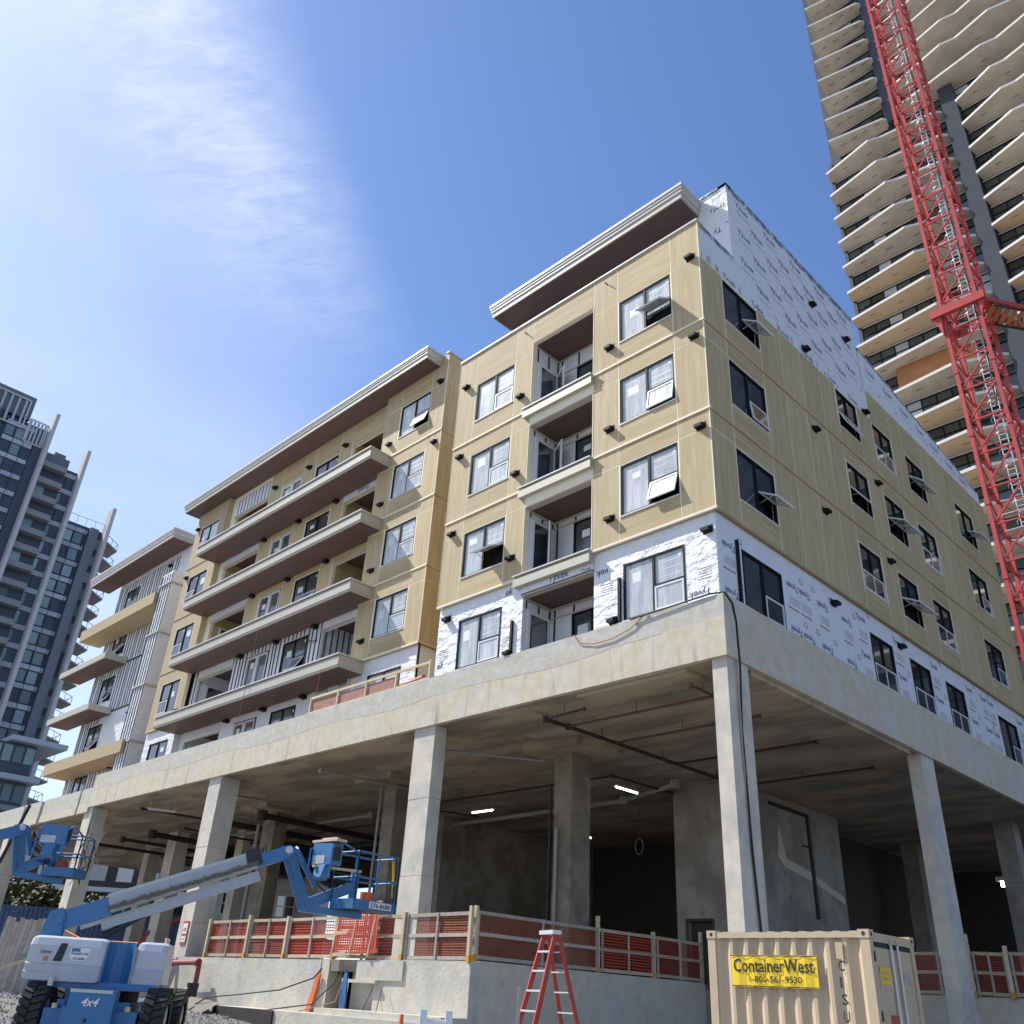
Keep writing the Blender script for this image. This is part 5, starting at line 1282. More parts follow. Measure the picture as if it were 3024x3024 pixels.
    mb = MB(); mb.prism(c, (0, 0, 0.05), lift_dark)
    for a, b_ in zip(c, c[1:] + c[:1]): mb.prism([a, b_, b_ + up * 0.20 * k, a + up * 0.20 * k], (b_ - a).cross(up).normalized() * 0.012, lift_blue)
    bs = mb.build('basket', g)
    mb = MB()
    for a, b_ in zip(c, c[1:] + c[:1]):
        for zz in (hb * 0.55, hb): mb.cyl(a + up * zz, b_ + up * zz, 0.022 * k, lift_blue, n=6)
        L = (b_ - a).length; n = max(1, int(L / 0.62))
        for i in range(n + 1): q = a.lerp(b_, i / n); mb.cyl(q + up * 0.18, q + up * hb, 0.020 * k, lift_blue, n=6)
    mb.build('railing', bs)
    e1 = (c[1] - c[0]).normalized(); e2 = (c[3] - c[0]).normalized()
    q = c[0].lerp(c[1], 0.55) - e2 * 0.50 + up * (hb * 0.72)
    mb = MB(); mb.prism([q - e1 * 0.34 + up * -0.05, q + e1 * 0.34 + up * -0.05, q + e1 * 0.34 + up * 0.40, q - e1 * 0.34 + up * 0.44], -e2 * 0.30, lift_blue)
    mb.prism([q - e1 * 0.30 + up * -0.02 - e2 * 0.302, q + e1 * 0.1 + up * -0.02 - e2 * 0.302, q + e1 * 0.1 + up * 0.16 - e2 * 0.302, q - e1 * 0.30 + up * 0.16 - e2 * 0.302], -e2 * 0.005, lift_grey)
    mb.prism([q + e1 * 0.345 + up * 0.04 - e2 * 0.05, q + e1 * 0.345 + up * 0.34 - e2 * 0.05, q + e1 * 0.345 + up * 0.34 - e2 * 0.26, q + e1 * 0.345 + up * 0.04 - e2 * 0.26], e1 * 0.004, lift_dark)
    for sg in (-1, 1):
        mb.tube([q + e1 * 0.38 * sg - e2 * 0.34 + up * -0.35, q + e1 * 0.38 * sg - e2 * 0.34 + up * 0.30, q + e1 * 0.36 * sg + up * 0.44, q + e1 * 0.36 * sg + e2 * 0.50 + up * 0.30], 0.022 * k, lift_blue)
    mb.bar(q + up * -0.35 - e2 * 0.3, q + up * -0.05 - e2 * 0.2, 0.3, lift_blue, 0.2); mb.build('control_box', bs)
    mb = MB()       # hose bundle between jib and basket
    for i in range(9):
        a = J + up * (0.55 + 0.05 * i) + d * 0.12; b_ = c[0].lerp(c[3], 0.3 + 0.05 * i) + up * (0.35 + 0.06 * i); mid = a.lerp(b_, 0.5) + Vector((R.uniform(-.12, .12), R.uniform(-.12, .12), -0.30 + R.uniform(-.15, .15)))
        p_ = None
        for j in range(7):
            t = j / 6; w_ = a * (1 - t) ** 2 + mid * 2 * t * (1 - t) + b_ * t ** 2
            if p_ is not None: mb.cyl(p_, w_, 0.016, cable, n=5)
            p_ = w_
    mb.build('hose_bundle', jb)
    if decals:
        mb = MB(); a, b_ = c[1], c[2]; o_ = (b_ - a).cross(up).normalized() * 0.016
        if (o_.dot(CAM - a)) < 0: o_ = -o_
        e = (b_ - a).normalized(); L = (b_ - a).length
        mb.prism([a + e * (L * 0.36) + up * 0.045 + o_, a + e * (L * 0.90) + up * 0.045 + o_, a + e * (L * 0.90) + up * 0.19 + o_, a + e * (L * 0.36) + up * 0.19 + o_], o_ * 0.05, white_paint)
        put_text(mb, '276-8688', a + e * (L * 0.39) + up * 0.065 + o_ * 1.15, e, up, L * 0.48, black_paint, 0, 0.02, 0.10); mb.build('phone_plate', bs, fix=False)
    return g, c, hb, e1, e2


KS = 1.12
def far(p, k=KS): return CAM + (Vector(p) - CAM) * k
bl_, br_, rr_ = far((-6.44, -5.01, 1.62), 1.12), far((-5.70, -5.10, 1.46), 1.16), far((-6.04, -3.87, 1.56), 1.10)
c0 = Vector((-8.70, -3.63, 1.70)); c1 = Vector((-7.90, -3.55, 1.70)); c2 = Vector((-8.02, -2.27, 1.70)); c3 = Vector((-8.82, -2.35, 1.70))
LIFT, LC, LH, LE1, LE2 = boom_lift('blue and grey boom lift with its basket raised before the podium columns', (-9.55, -8.1, -1.22), (0.82, -0.57, 0), 1.06,
          (-10.9, -8.75, 1.02), (-8.82, -4.95, 2.74), (-8.98, -4.15, 1.72), [c0, c1, c2, c3, 1.22])
mb = MB(); q = LC[0].lerp(LC[2], 0.55) + Vector((0, 0, 0.05)); mb.cyl(q, q + Vector((0, 0, 0.36)), 0.15, orange, 0.17, 14); tag(mb.build('bucket'), 'orange bucket standing in the lift basket', 'bucket')
mb = MB(); q = LC[0].lerp(LC[1], 0.55) - LE2 * 0.65 + Vector((0, 0, LH * 0.72 + 0.475)); mb.bar(q - LE1 * 0.42, q + LE1 * 0.45, 0.30, lumber_pale, 0.05); mb.bar(q - LE1 * 0.2 + Vector((0, 0, .05)), q + LE1 * 0.3 + Vector((0, 0, .05)), 0.1, lumber_pale, 0.05); tag(mb.build('plank'), 'pale plank lying on top of the lift control box', 'plank')
mb = MB(); q = LC[0].lerp(LC[1], 0.5) - LE2 * 0.9 + Vector((0, 0, 0.80)); mb.bar(q - LE1 * 0.1, q + LE1 * 0.3 + LE2 * 1.1, 0.07, lumber_pale, 0.05); tag(mb.build('plank'), 'pale board held across the lift basket below the control box', 'plank')
mb = MB(); q = LC[2].lerp(LC[3], 0.3) + Vector((0, 0, LH)); mb.tube([q, q + Vector((0.03, 0.05, -0.5)), q + Vector((0.0, 0.1, -0.85))], 0.014, yellow); mb.tube([q + Vector((.05, .02, 0)), q + Vector((0.08, 0.05, -0.6))], 0.014, yellow); tag(mb.build('strap'), 'yellow strap hanging from the right end of the lift basket rail', 'strap')
mb = MB(); q = LC[1].lerp(LC[2], 0.55) + Vector((0, 0, 0.06)); mb.cyl(q - LE1 * 0.3, q - LE1 * 0.3 + Vector((0, 0, 0.22)), 0.2, orange, 0.12, 10); tag(mb.build('coiled_hose'), 'orange coil of hose on the lift basket floor', 'hose')
d0 = Vector((-16.09, -7.64, 2.28)); d1 = Vector((-15.46, -7.07, 2.28)); d2 = Vector((-15.93, -6.55, 2.28)); d3 = Vector((-16.56, -7.12, 2.28))
L2, MC, MH, ME1, ME2 = boom_lift('dark blue boom lift reaching in at the left edge under the slab', (-15.2, -15.0, -1.15), (0.82, -0.57, 0), 1.06, (-16.1, -13.6, 1.05), (-16.25, -8.45, 3.28), (-16.65, -8.05, 2.36), [d0, d1, d2, d3, 1.0], False)
mb = MB(); q = MC[0].lerp(MC[2], 0.4) + Vector((0, 0, 0.06)); mb.cyl(q, q + Vector((0, 0, 0.34)), 0.2, mat('bag_red', (0.35, 0.09, 0.07), 0.8), 0.16, 10); tag(mb.build('tool_bag'), 'red tool bag in the basket of the left lift', 'bag')
mb = MB(); q = MC[0].lerp(MC[3], 0.5) + Vector((0, 0, MH + 0.2)); mb.box(q.x - .12, q.x + .12, q.y - .12, q.y + .12, q.z - 0.2, q.z - 0.08, yellow); tag(mb.build('tool_box'), 'yellow case on top of the left lift basket', 'case')
mb = MB()
for i in range(12):
    q = MC[2] + Vector((R.uniform(-.2, .25), R.uniform(-.3, .2), R.uniform(0.3, 1.1))); mb.tube([q + Vector((0, 0, .5)), q + Vector((R.uniform(-.3, .3), R.uniform(-.2, .2), 0)), q + Vector((R.uniform(-.3, .3), R.uniform(-.3, .3), -.5))], 0.012, R.choice([rope, cable]))
tag(mb.build('cable_bundle'), 'tangle of cables hung on the right end of the left lift basket', 'cables')

# ------------------------------------------------------------------ tower crane
g = thing('tower_crane', 'red lattice tower crane mast with a wide collar, in front of the tall tower', 'crane', (-0.65, 31.0, -1.6))
CX0, CX1, CY0, CY1 = -1.66, 0.36, 30.0, 32.05; CZ0, CZT = -1.5, 92.0; ST = 2.2
for x in (CX0, CX1):
    for y in (CY0, CY1):
        mb = MB(); mb.box(x - 0.10, x + 0.10, y - 0.10, y + 0.10, CZ0, CZT, crane_red)
        z = CZ0
        while z < CZT: mb.box(x - 0.13, x + 0.13, y - 0.13, y + 0.13, z - 0.18, z + 0.18, crane_red); z += ST * 2
        mb.build('chord', g)
mesh_d = {}
def lace(a, b, key, loc):
    """bars of the same shape share their mesh"""
    if key not in mesh_d:
        mb = MB(); mb.bar(a, b, 0.085, crane_red); o = mb.build('brace', g); mesh_d[key] = o.data
    else:
        o = bpy.data.objects.new('brace', mesh_d[key]); COL.objects.link(o); o.parent = g
    o.location = (0, 0, loc)
i = 0; z = 1.5 + ST * 8
while z < CZT - ST:
    fl = i % 2
    for fc, (p, q) in enumerate((((CX0, CY0), (CX1, CY0)), ((CX1, CY0), (CX1, CY1)), ((CX1, CY1), (CX0, CY1)), ((CX0, CY1), (CX0, CY0)))):
        lace((p[0], p[1], 0), (q[0], q[1], 0), ('h', fc), z)
        lace((p[0], p[1], 0), (q[0], q[1], ST), ('d', fc), z)
    if i % 6 == 2:
        mb = MB(); mb.box(CX0 + 0.2, CX1 - 0.2, CY0 + 1.1, CY1 - 0.2, z, z + 0.04, galv); mb.bar((CX0 + .2, CY0 + 1.1, z + 1.0), (CX1 - .2, CY0 + 1.1, z + 1.0), 0.04, galv); mb.build('landing', g)
    i += 1; z += ST
mb = MB(); lx = CX0 + 0.95
for dx_ in (0, 0.42): mb.box(lx + dx_, lx + dx_ + 0.05, CY1 - 0.55, CY1 - 0.50, 18.0, CZT, galv)
z = 18.0
while z < CZT: mb.box(lx, lx + 0.47, CY1 - 0.55, CY1 - 0.51, z, z + 0.035, galv); z += 0.33
z = 18.4
while z < CZT:
    for k in range(6):
        a0, a1 = math.pi * k / 6, math.pi * (k + 1) / 6
        mb.bar((lx + 0.235 + 0.36 * math.cos(a0), CY1 - 0.55 - 0.62 * math.sin(a0), z), (lx + 0.235 + 0.36 * math.cos(a1), CY1 - 0.55 - 0.62 * math.sin(a1), z), 0.03, galv)
    z += 1.1
mb.build('ladder', g)
mb = MB(); mb.tube([(CX1 - 0.35, CY0 + 0.1, 70.0), (CX1 - 0.30, CY0 + 0.1, 50.0), (CX1 - 0.25, CY0 + 0.1, 34.0), (CX1 - 0.45, CY0, 30.5), (CX1 - 0.2, CY0 - 0.1, 31.5)], 0.035, cable); mb.tube([(CX1 - 0.55, CY0 + 0.05, 92.0), (CX1 - 0.42, CY0 + 0.05, 60.0), (CX1 - 0.35, CY0 + 0.05, 40.0)], 0.03, pipe_grey); mb.build('power_cable', g)
mb = MB()
for y0, y1 in ((CY0 - 0.45, CY0 - 0.12), (CY1 + 0.12, CY1 + 0.45)): mb.box(CX0 - 0.62, CX1 + 0.50, y0, y1, 37.75, 38.30, crane_red)
for x0, x1 in ((CX0 - 0.45, CX0 - 0.12), (CX1 + 0.12, CX1 + 0.45)): mb.box(x0, x1, CY0 - 0.12, CY1 + 0.12, 37.75, 38.30, crane_red)
mb.prism([(CX0 - 0.5, CY0 - 0.3, 37.75), (CX0 - 0.05, CY0 - 0.3, 37.75), (CX0 - 0.1, CY0 - 0.3, 36.3)], (0, 0.2, 0), crane_red); mb.prism([(CX1 + 0.4, CY0 - 0.3, 37.75), (CX1 + 0.05, CY0 - 0.3, 37.75), (CX1 + 0.1, CY0 - 0.3, 36.6)], (0, 0.2, 0), crane_red)
mb.build('collar', g)
mb = MB()
mb.bar((CX1 + 0.3, CY1 - 0.2, 38.0), (4.0, 41.5, 38.4), 0.3, crane_red); mb.bar((CX1 + 0.3, CY0 + 0.2, 38.0), (7.5, 41.5, 38.4), 0.3, crane_red); mb.bar((CX0, CY1 + 0.3, 38.0), (-4.0, 42.5, 38.4), 0.2, metal_cream)
mb.each('tie_strut', g)
mb = MB(); n = 22
for k in range(n):
    t = k / n; a = Vector((CX1 + 0.7, CY0 + 0.6, 37.7)).lerp(Vector((7.2, 39.5, 37.9)), t); mb.bar(a, a + Vector((-1.0, 1.2, 0)), 0.28, plywood, 0.06)
for o_ in ((0, 0, -0.08), (-1.0, 1.2, -0.08)): mb.bar(Vector((CX1 + 0.7, CY0 + 0.6, 37.7)) + Vector(o_), Vector((7.2, 39.5, 37.9)) + Vector(o_), 0.1, pipe_dark)
mb.build('walkway', g)

# ------------------------------------------------------------------ tall tower on the right
g = thing('residential_tower', 'tall concrete residential tower with pointed wave shaped balcony slabs behind the crane', 'tower', (0, 50, -1.6))
YW = 43.0
mb = MB(); mb.box(-11.3, 34.0, YW + 0.15, 68.0, -2, 100.0, tower_panel); mb.each('core_wall', g)
mb = MB(); mb.box(-11.55, -11.3, YW + 0.05, 68.0, -2, 71.0, tower_panel); mb.box(-1.0, 0.15, YW - 0.9, YW + 0.14, 20.0, 71.3, tower_panel); mb.box(-5.7, -4.6, YW - 0.5, YW + 0.14, 71.5, 100.0, tower_panel)
mb.box(-11.5, -11.2, YW - 0.1, YW + 0.14, 20, 71, tower_panel); mb.each('dark_panel', g)
pane_m = {}
def shared_box(name, parent, key, dims, mt, loc):
    if key not in pane_m:
        mb = MB(); mb.box(0, dims[0], 0, dims[1], 0, dims[2], mt); o = mb.build(name, parent); pane_m[key] = o.data
    else:
        o = bpy.data.objects.new(name, pane_m[key]); COL.objects.link(o); o.parent = parent
    o.location = loc
    return o
FZ = [45.1 - 2.93 * 8 + 2.93 * k for k in range(27)]
npane = 0
for k, z in enumerate(FZ):
    up_ = z > 71.0
    hgt = 2.93
    # window wall
    spans = [(-10.3, -5.75), (-4.5, 16.0)] if up_ else [(-11.2, -1.05), (0.2, 16.0)]
    fr = MB()
    for a, b_ in spans:
        fr.box(a, b_, YW - 0.04, YW + 0.14, z - 0.30, z - 0.23, frame_black); fr.box(a, b_, YW - 0.04, YW + 0.14, z - 1.08, z - 1.01, frame_black)
        fr.box(a, b_, YW + 0.02, YW + 0.14, z - 0.23, z, tower_white)
        fr.box(a, b_, YW + 0.02, YW + 0.14, z - 2.9, z - 2.2, tower_panel)
    u = None; cells = []
    for a, b_ in spans:
        n = int((b_ - a) / 1.12); wv = (b_ - a) / n
        for i in range(n):
            cells.append((a + wv * i, wv)); fr.box(a + wv * i - 0.035, a + wv * i + 0.035, YW - 0.03, YW + 0.13, z - 2.2, z - 0.23, frame_black)
    wf = fr.build('window_wall', g)
    rest = MB()
    for i, (u, wv) in enumerate(cells):
        white = (i == 2 and not up_) or R.random() < 0.07
        mt = tower_glass_white if white else tower_glass
        for zz, hh in ((z - 1.01, 0.71), (z - 2.2, 1.12)):
            if npane < 296 and zz > z - 1.5 and u < 6 and z > 33:
                shared_box('pane', wf, (round(wv, 3), hh, white), (wv - 0.07, 0.03, hh), mt, (u + 0.035, YW + 0.03, zz)); npane += 1
            else:
                rest.box(u + 0.035, u + wv - 0.035, YW + 0.03, YW + 0.06, zz, zz + hh, mt)
    if rest.v: stuff(rest.build('pane_group', wf))
    # balcony slabs with pointed fronts
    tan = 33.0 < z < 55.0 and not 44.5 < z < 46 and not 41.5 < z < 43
    if up_:
        polys = [([(-10.40, 40.85), (-5.75, 41.85), (-5.50, 42.15), (-5.62, 42.98), (-10.55, 42.98)], None)]
        ph = (k % 6) * 0.55
        polys.append(([(-4.5, 41.6), (-2.6 + ph * 0.3, 41.2), (0.4 + ph, 40.5), (1.6 + ph, 40.75), (4.5 + ph, 40.1), (8.0, 40.9), (11.0, 39.9), (16.0, 40.6), (16.0, 42.98), (-4.5, 42.98)], None))
    else:
        pk = -7.3 + (71 - z) * 0.115; pk = min(pk, -4.6)
        back = [(-1.1, 42.2), (-1.05, 42.98), (-11.55, 42.98)]
        polys = [([(-11.40, 41.66), (pk, 40.72), (pk + 0.95, 41.08), (-1.6, 41.75)] + back, pk)]
        q = 1.6 + (71 - z) * 0.09
        polys.append(([(0.12, 41.9), (q + 1.5, 40.6), (q + 2.6, 40.75), (q + 6.0, 40.0), (q + 8.0, 40.4), (18.0, 41.0), (18.0, 42.98), (0.3, 42.98)], q + 1.5))
    for poly, pk in polys:
        mb = MB(); mb.prism([(x, y, z) for x, y in poly], (0, 0, 0.24), tower_white, grey_slab)
        sl_ = mb.build('balcony_slab', g)
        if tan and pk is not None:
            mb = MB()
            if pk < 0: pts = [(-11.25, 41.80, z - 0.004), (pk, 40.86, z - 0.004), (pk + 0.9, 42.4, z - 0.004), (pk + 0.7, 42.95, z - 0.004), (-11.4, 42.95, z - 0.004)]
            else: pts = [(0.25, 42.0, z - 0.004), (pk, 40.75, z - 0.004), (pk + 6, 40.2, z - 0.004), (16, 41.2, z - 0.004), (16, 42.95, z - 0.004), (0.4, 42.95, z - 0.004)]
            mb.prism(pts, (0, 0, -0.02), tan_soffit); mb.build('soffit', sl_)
        mb = MB()
        for j in range(4):
            x = poly[0][0] + (poly[-2][0] - poly[0][0]) * (j + 0.6) / 4.5 if pk is None or pk < 0 else 1.5 + j * 2.5
            if poly[0][0] < x < 16: mb.box(x, x + 0.5, 42.0, 42.05, z - 0.035, z - 0.028, frame_black)
        if mb.v: mb.build('slot_vent', sl_)
mb = MB(); mb.box(-9.0, -3.0, 42.4, 42.6, FZ[7] + 0.19, FZ[8] - 0.02, plywood); mb.build('plywood_screen', g)

# ------------------------------------------------------------------ glass tower on the left
g = thing('glass_tower', 'blue glass apartment tower with pale vertical fins and stepped top at the left edge', 'tower', (-135, 10, -1.6))
XF = -129.5
bays = [(-12.0, 6.0, 77.4), (6.0, 12.7, 74.5 + 2.4), (12.7, 18.9, 71.8), (18.9, 25.4, 63.6)]
mb = MB()
for a, b_, t in bays: mb.box(XF - 25, XF - 0.3, a + 0.02, b_ - 0.02, -2, t, lt_dark)
mb.box(XF - 24, XF - 0.2, -10, 9.3, 77.4, 81.6, lt_panel); mb.each('body', g)
for y, t in ((12.7, 79.6), (18.9, 75.6), (25.4, 67.6)):
    mb = MB(); mb.box(XF - 0.3, XF + 1.6, y - 0.28, y + 0.28, -2, t, lt_fin); mb.build('fin', g)
for a, b_, t in bays[:]:
    mb = MB(); mb.box(XF - 0.29, XF + 0.5, b_ - 2.4, b_ - 1.05, -2, t - 0.1, lt_panel) if a > 18 or a < 0 else mb.box(XF - 0.29, XF - 0.02, b_ - 1.6, b_ - 0.3, -2, t - 0.1, lt_dark)
    mb.build('pier', g)
npane = 0; glass_rest = MB()
for a, b_, t in bays:
    z = t - 1.2; fl = 0
    while z > 2:
        sb = MB()
        if a in (12.7,):
            sb.box(XF - 0.29, XF + 1.2, a + 0.3, a + 4.0, z - 0.25, z + 0.65, lt_slab); sb.box(XF - 0.29, XF + 0.05, a + 4.0, b_ - 0.3, z - 0.2, z + 0.55, lt_spandrel)
            cells = [(a + 4.1, 0.5), (a + 4.7, 1.25)]
            if fl % 2: cells.append((a + 0.6, 1.4))
        else:
            e0, e1_ = (a + 0.4, b_ - (2.6 if a > 18 or a < 0 else 1.8)); e0 = max(e0, -6)
            sb.box(XF - 0.29, XF + 0.03, e0, e1_, z - 0.2, z + 0.5, lt_spandrel)
            for q in (1.6,):
                yy = e0
                while yy < e1_: sb.box(XF - 0.29, XF + 0.05, yy - 0.05, yy + 0.05, z - 2.3, z + 0.5, lt_dark); yy += q
            cells = []; yy = e0
            while yy + 1.5 <= e1_ + 0.01:
                cells.append((yy + 0.12, 1.3)); yy += 1.6
            if a > 18: cells.append((b_ - 1.0, 0.7))
        sp_ = sb.build('spandrel', g)
        for (y, wv) in cells:
            if R.random() < 0.12: continue
            if npane < 292 and y > 3 and z > 12:
                key = ('lt', round(wv, 2))
                if key not in pane_m:
                    q = MB(); q.box(0, 0.06, 0, wv, 0, 1.75, lt_glass); o = q.build('pane', sp_); pane_m[key] = o.data
                else:
                    o = bpy.data.objects.new('pane', pane_m[key]); COL.objects.link(o); o.parent = sp_
                o.location = (XF - 0.25 + R.uniform(0, .1), y, z - 2.1); npane += 1
            else:
                glass_rest.box(XF - 0.25, XF - 0.19, y, y + wv, z - 2.1, z - 0.35, lt_glass)
        if a > 18:
            pb_ = MB(); pb_.prism([(XF - 6.0, b_ + 0.28, z - 0.3), (XF + 0.5, b_ + 0.28, z - 0.3), (XF - 2.2, b_ + 3.4, z - 0.3), (XF - 6.0, b_ + 3.4, z - 0.3)], (0, 0, 0.22), lt_slab); bs_ = pb_.build('balcony_slab', g)
            rb = MB()
            for p0, p1 in (((XF + 0.3, b_ + 0.4), (XF - 2.2, b_ + 3.3)), ((XF - 2.2, b_ + 3.3), (XF - 5.8, b_ + 3.3))):
                rb.bar((p0[0], p0[1], z + 0.95), (p1[0], p1[1], z + 0.95), 0.07, lt_dark)
                for t_ in (0.0, 0.5, 1.0): rb.bar((p0[0] + (p1[0] - p0[0]) * t_, p0[1] + (p1[1] - p0[1]) * t_, z - 0.1), (p0[0] + (p1[0] - p0[0]) * t_, p0[1] + (p1[1] - p0[1]) * t_, z + 0.95), 0.06, lt_dark)
            rb.build('railing', bs_)
        z -= 2.89; fl += 1
stuff(glass_rest.build('pane_group', g))
mb = MB()       # roof top screens and rails
for y0, y1, z0, z1 in ((3.2, 8.6, 75.5, 80.6), (9.4, 12.2, 73.5, 77.6)):
    for y in (y0, y1): mb.box(XF + 0.02, XF + 0.2, y - 0.1, y + 0.1, z0, z1, tower_white)
    for z in (z0, z1): mb.box(XF + 0.02, XF + 0.2, y0, y1, z - 0.1, z + 0.1, tower_white)
    for k in range(5): y = y0 + (y1 - y0) * (k + 0.5) / 5; mb.box(XF + 0.0, XF + 0.15, y - 0.22, y + 0.12, z0 + 0.2, z1 - 0.2, lt_spandrel)
mb.build('roof_screen', g)
mb = MB(); mb.box(XF - 10, XF - 0.2, 13.2, 17.0, 71.8, 73.4, lt_panel); mb.box(XF - 10, XF - 0.2, 14.5, 16.2, 73.4, 74.0, lt_panel); mb.bar((XF, 19.2, 64.9), (XF, 25.2, 64.9), 0.07, lt_spandrel)
for k in range(5): mb.bar((XF, 19.4 + k * 1.4, 63.6), (XF, 19.4 + k * 1.4, 64.9), 0.06, lt_spandrel)
mb.each('roof_edge', g)
g = thing('terrace_block', 'low dark apartment block with a pale terrace slab beside the glass tower', 'building', (-118, 24, -1.6))
mb = MB(); mb.box(-122, -110, 14.0, 19.5, -2, 24.6, lt_dark); mb.each('body', g)
for z in (9.0, 12.5, 16.0, 20.5):
    mb = MB(); mb.box(-122, -108.5, 16.0, 22.6 if z > 20 else 20.5, z + 4.2, z + 4.8, lt_spandrel if z > 15 else lt_slab); mb.build('terrace_slab', g)
    for k in range(4):
        mb = MB(); mb.box(-110.0, -109.9, 14.5 + k * 1.3, 15.5 + k * 1.3, z + 1.9, z + 3.8, lt_glass); mb.build('pane', g)

# ------------------------------------------------------------------ background seen between the columns
def tree(p, h, rad_, label, n=5200, grp='trees beyond the building'):
    g = thing('tree', label, 'tree', p, grp); p = Vector(p)
    mb = MB(); top = p + Vector((R.uniform(-.3, .3), R.uniform(-.3, .3), h * 0.55)); mb.cyl(p, top, 0.22, bark, 0.12, 8)
    tips = []
    for i in range(9):
        a = R.uniform(0, 6.28); s_ = p.lerp(top, R.uniform(0.5, 1.0)); e = s_ + Vector((math.cos(a) * rad_ * 0.6, math.sin(a) * rad_ * 0.6, h * R.uniform(0.15, 0.4))); mb.cyl(s_, e, 0.09, bark, 0.03, 6); tips.append(e)
    mb.build('trunk', g)
    cl_ = [(p + Vector((R.gauss(0, rad_ * 0.45), R.gauss(0, rad_ * 0.45), h * R.uniform(0.35, 0.95))), R.uniform(0.25, 0.5) * rad_) for _ in range(16)] + [(t, rad_ * 0.35) for t in tips]
    vs, fs = [], []
    for i in range(n):
        c, rr = R.choice(cl_); v = Vector((R.gauss(0, 1), R.gauss(0, 1), R.gauss(0, 0.8))).normalized() * rr * R.uniform(0.55, 1.05) + c
        a = Vector((R.uniform(-1, 1), R.uniform(-1, 1), R.uniform(-.6, .6))).normalized() * R.uniform(0.12, 0.26); b_ = a.orthogonal().normalized() * R.uniform(0.08, 0.16)
        k = len(vs); vs += [v - a, v + b_, v + a, v - b_]; fs.append((k, k + 1, k + 2, k + 3))
    mb = MB(); mb.add(vs, fs, leaf); mb.build('crown', g, fix=False)
tree((-66, 5.0, 0), 6.2, 3.2, 'bushy green tree at the far left edge beyond the leftmost column'); tree((-63.5, 9.0, 0), 5.6, 3.0, 'bushy green tree right behind the leftmost pair of columns')
tree((-61.5, 12.2, 0), 5.0, 2.8, 'green tree above the blue hoarding between the left columns'); tree((-57.5, 16.4, 0), 4.8, 2.6, 'green tree behind the blue hoarding under the lift boom'); tree((-60.0, 14.6, 0), 4.3, 2.2, 'low green tree in the middle of the row beyond the hoarding')
g = thing('site_hoarding', 'dark blue corrugated hoarding behind the columns on the left', 'fence')
a, b_ = Vector((-60.5, 5.5, 0)), Vector((-50.5, 16.5, 0)); dd = (b_ - a); n = 12
for i in range(n):
    p0, p1 = a + dd * (i / n), a + dd * ((i + 1) / n); mb = MB(); m_ = 8; nn = Vector((dd.y, -dd.x, 0)).normalized()
    for j in range(m_):
        q0, q1 = p0.lerp(p1, j / m_), p0.lerp(p1, (j + 1) / m_ - 0.004)
        o_ = nn * (0.05 if j % 2 else 0.0)
        mb.quad(q0 + o_ + Vector((0, 0, -0.5)), q1 + o_ + Vector((0, 0, -0.5)), q1 + o_ + Vector((0, 0, 4.0)), q0 + o_ + Vector((0, 0, 4.0)), hoard_blue)
    mb.bar(p0 + Vector((0, 0, 4.0)), p1 + Vector((0, 0, 4.0)), 0.12, hoard_blue); mb.build('panel', g, fix=False)
g = thing('white_house', 'white sided house with a paned window seen between the columns behind the lift boom', 'house', (-39, 12, 0.3))
q0, q1 = Vector((-41.0, 9.4, 0)), Vector((-36.2, 14.2, 0)); hd_ = (q1 - q0).normalized(); hn = Vector((hd_.y, -hd_.x, 0))
for i in range(16):
    mb = MB(); z = 0.3 + i * 0.33; mb.prism([q0 + Vector((0, 0, z)), q1 + Vector((0, 0, z)), q1 + Vector((0, 0, z + 0.32)) - hn * 0.04, q0 + Vector((0, 0, z + 0.32)) - hn * 0.04], -hn * 0.1, siding); mb.build('siding_board', g)
mb = MB(); mb.prism([q0 - hn * 0.2 + Vector((0, 0, 0.3)), q1 - hn * 0.2 + Vector((0, 0, 0.3)), q1 - hn * 0.2 + Vector((0, 0, 5.6)), q0 - hn * 0.2 + Vector((0, 0, 5.6))], -hn * 4, siding); mb.build('wall', g)
mb = MB(); mb.prism([q0 + hn * 0.6 - hd_ * 0.4 + Vector((0, 0, 5.5)), q1 + hn * 0.6 + hd_ * 0.4 + Vector((0, 0, 5.5)), q1 - hn * 2.4 + hd_ * 0.4 + Vector((0, 0, 7.0)), q0 - hn * 2.4 - hd_ * 0.4 + Vector((0, 0, 7.0))], (0, 0, 0.15), roof_grey); mb.build('roof', g)
mb = MB(); mb.prism([q0 + hn * 1.4 + Vector((0, 0, 2.1)), q1 + hn * 1.4 + Vector((0, 0, 2.6)), q1 + Vector((0, 0, 3.2)), q0 + Vector((0, 0, 2.7))], (0, 0, 0.12), roof_grey); mb.build('porch_roof', g)
for s0 in (1.5, 4.6):
    mb = MB(); c = q0 + hd_ * s0 + hn * 0.02 + Vector((0, 0, 3.5)); wd, ht = 1.1, 1.2
    mb.prism([c, c + hd_ * wd, c + hd_ * wd + Vector((0, 0, ht)), c + Vector((0, 0, ht))], hn * 0.04, white_paint); wn = mb.build('window', g)
    for i in range(2):
        for j in range(2):
            mb = MB(); e = c + hn * 0.045 + hd_ * (0.08 + 0.5 * i) + Vector((0, 0, 0.08 + 0.55 * j)); mb.prism([e, e + hd_ * 0.44, e + hd_ * 0.44 + Vector((0, 0, 0.5)), e + Vector((0, 0, 0.5))], hn * 0.01, glass_dark); mb.build('pane', wn)
g = thing('brown_building', 'dark brown townhouse block with a white balcony rail beyond the trees', 'building', (-72, 17, 0))
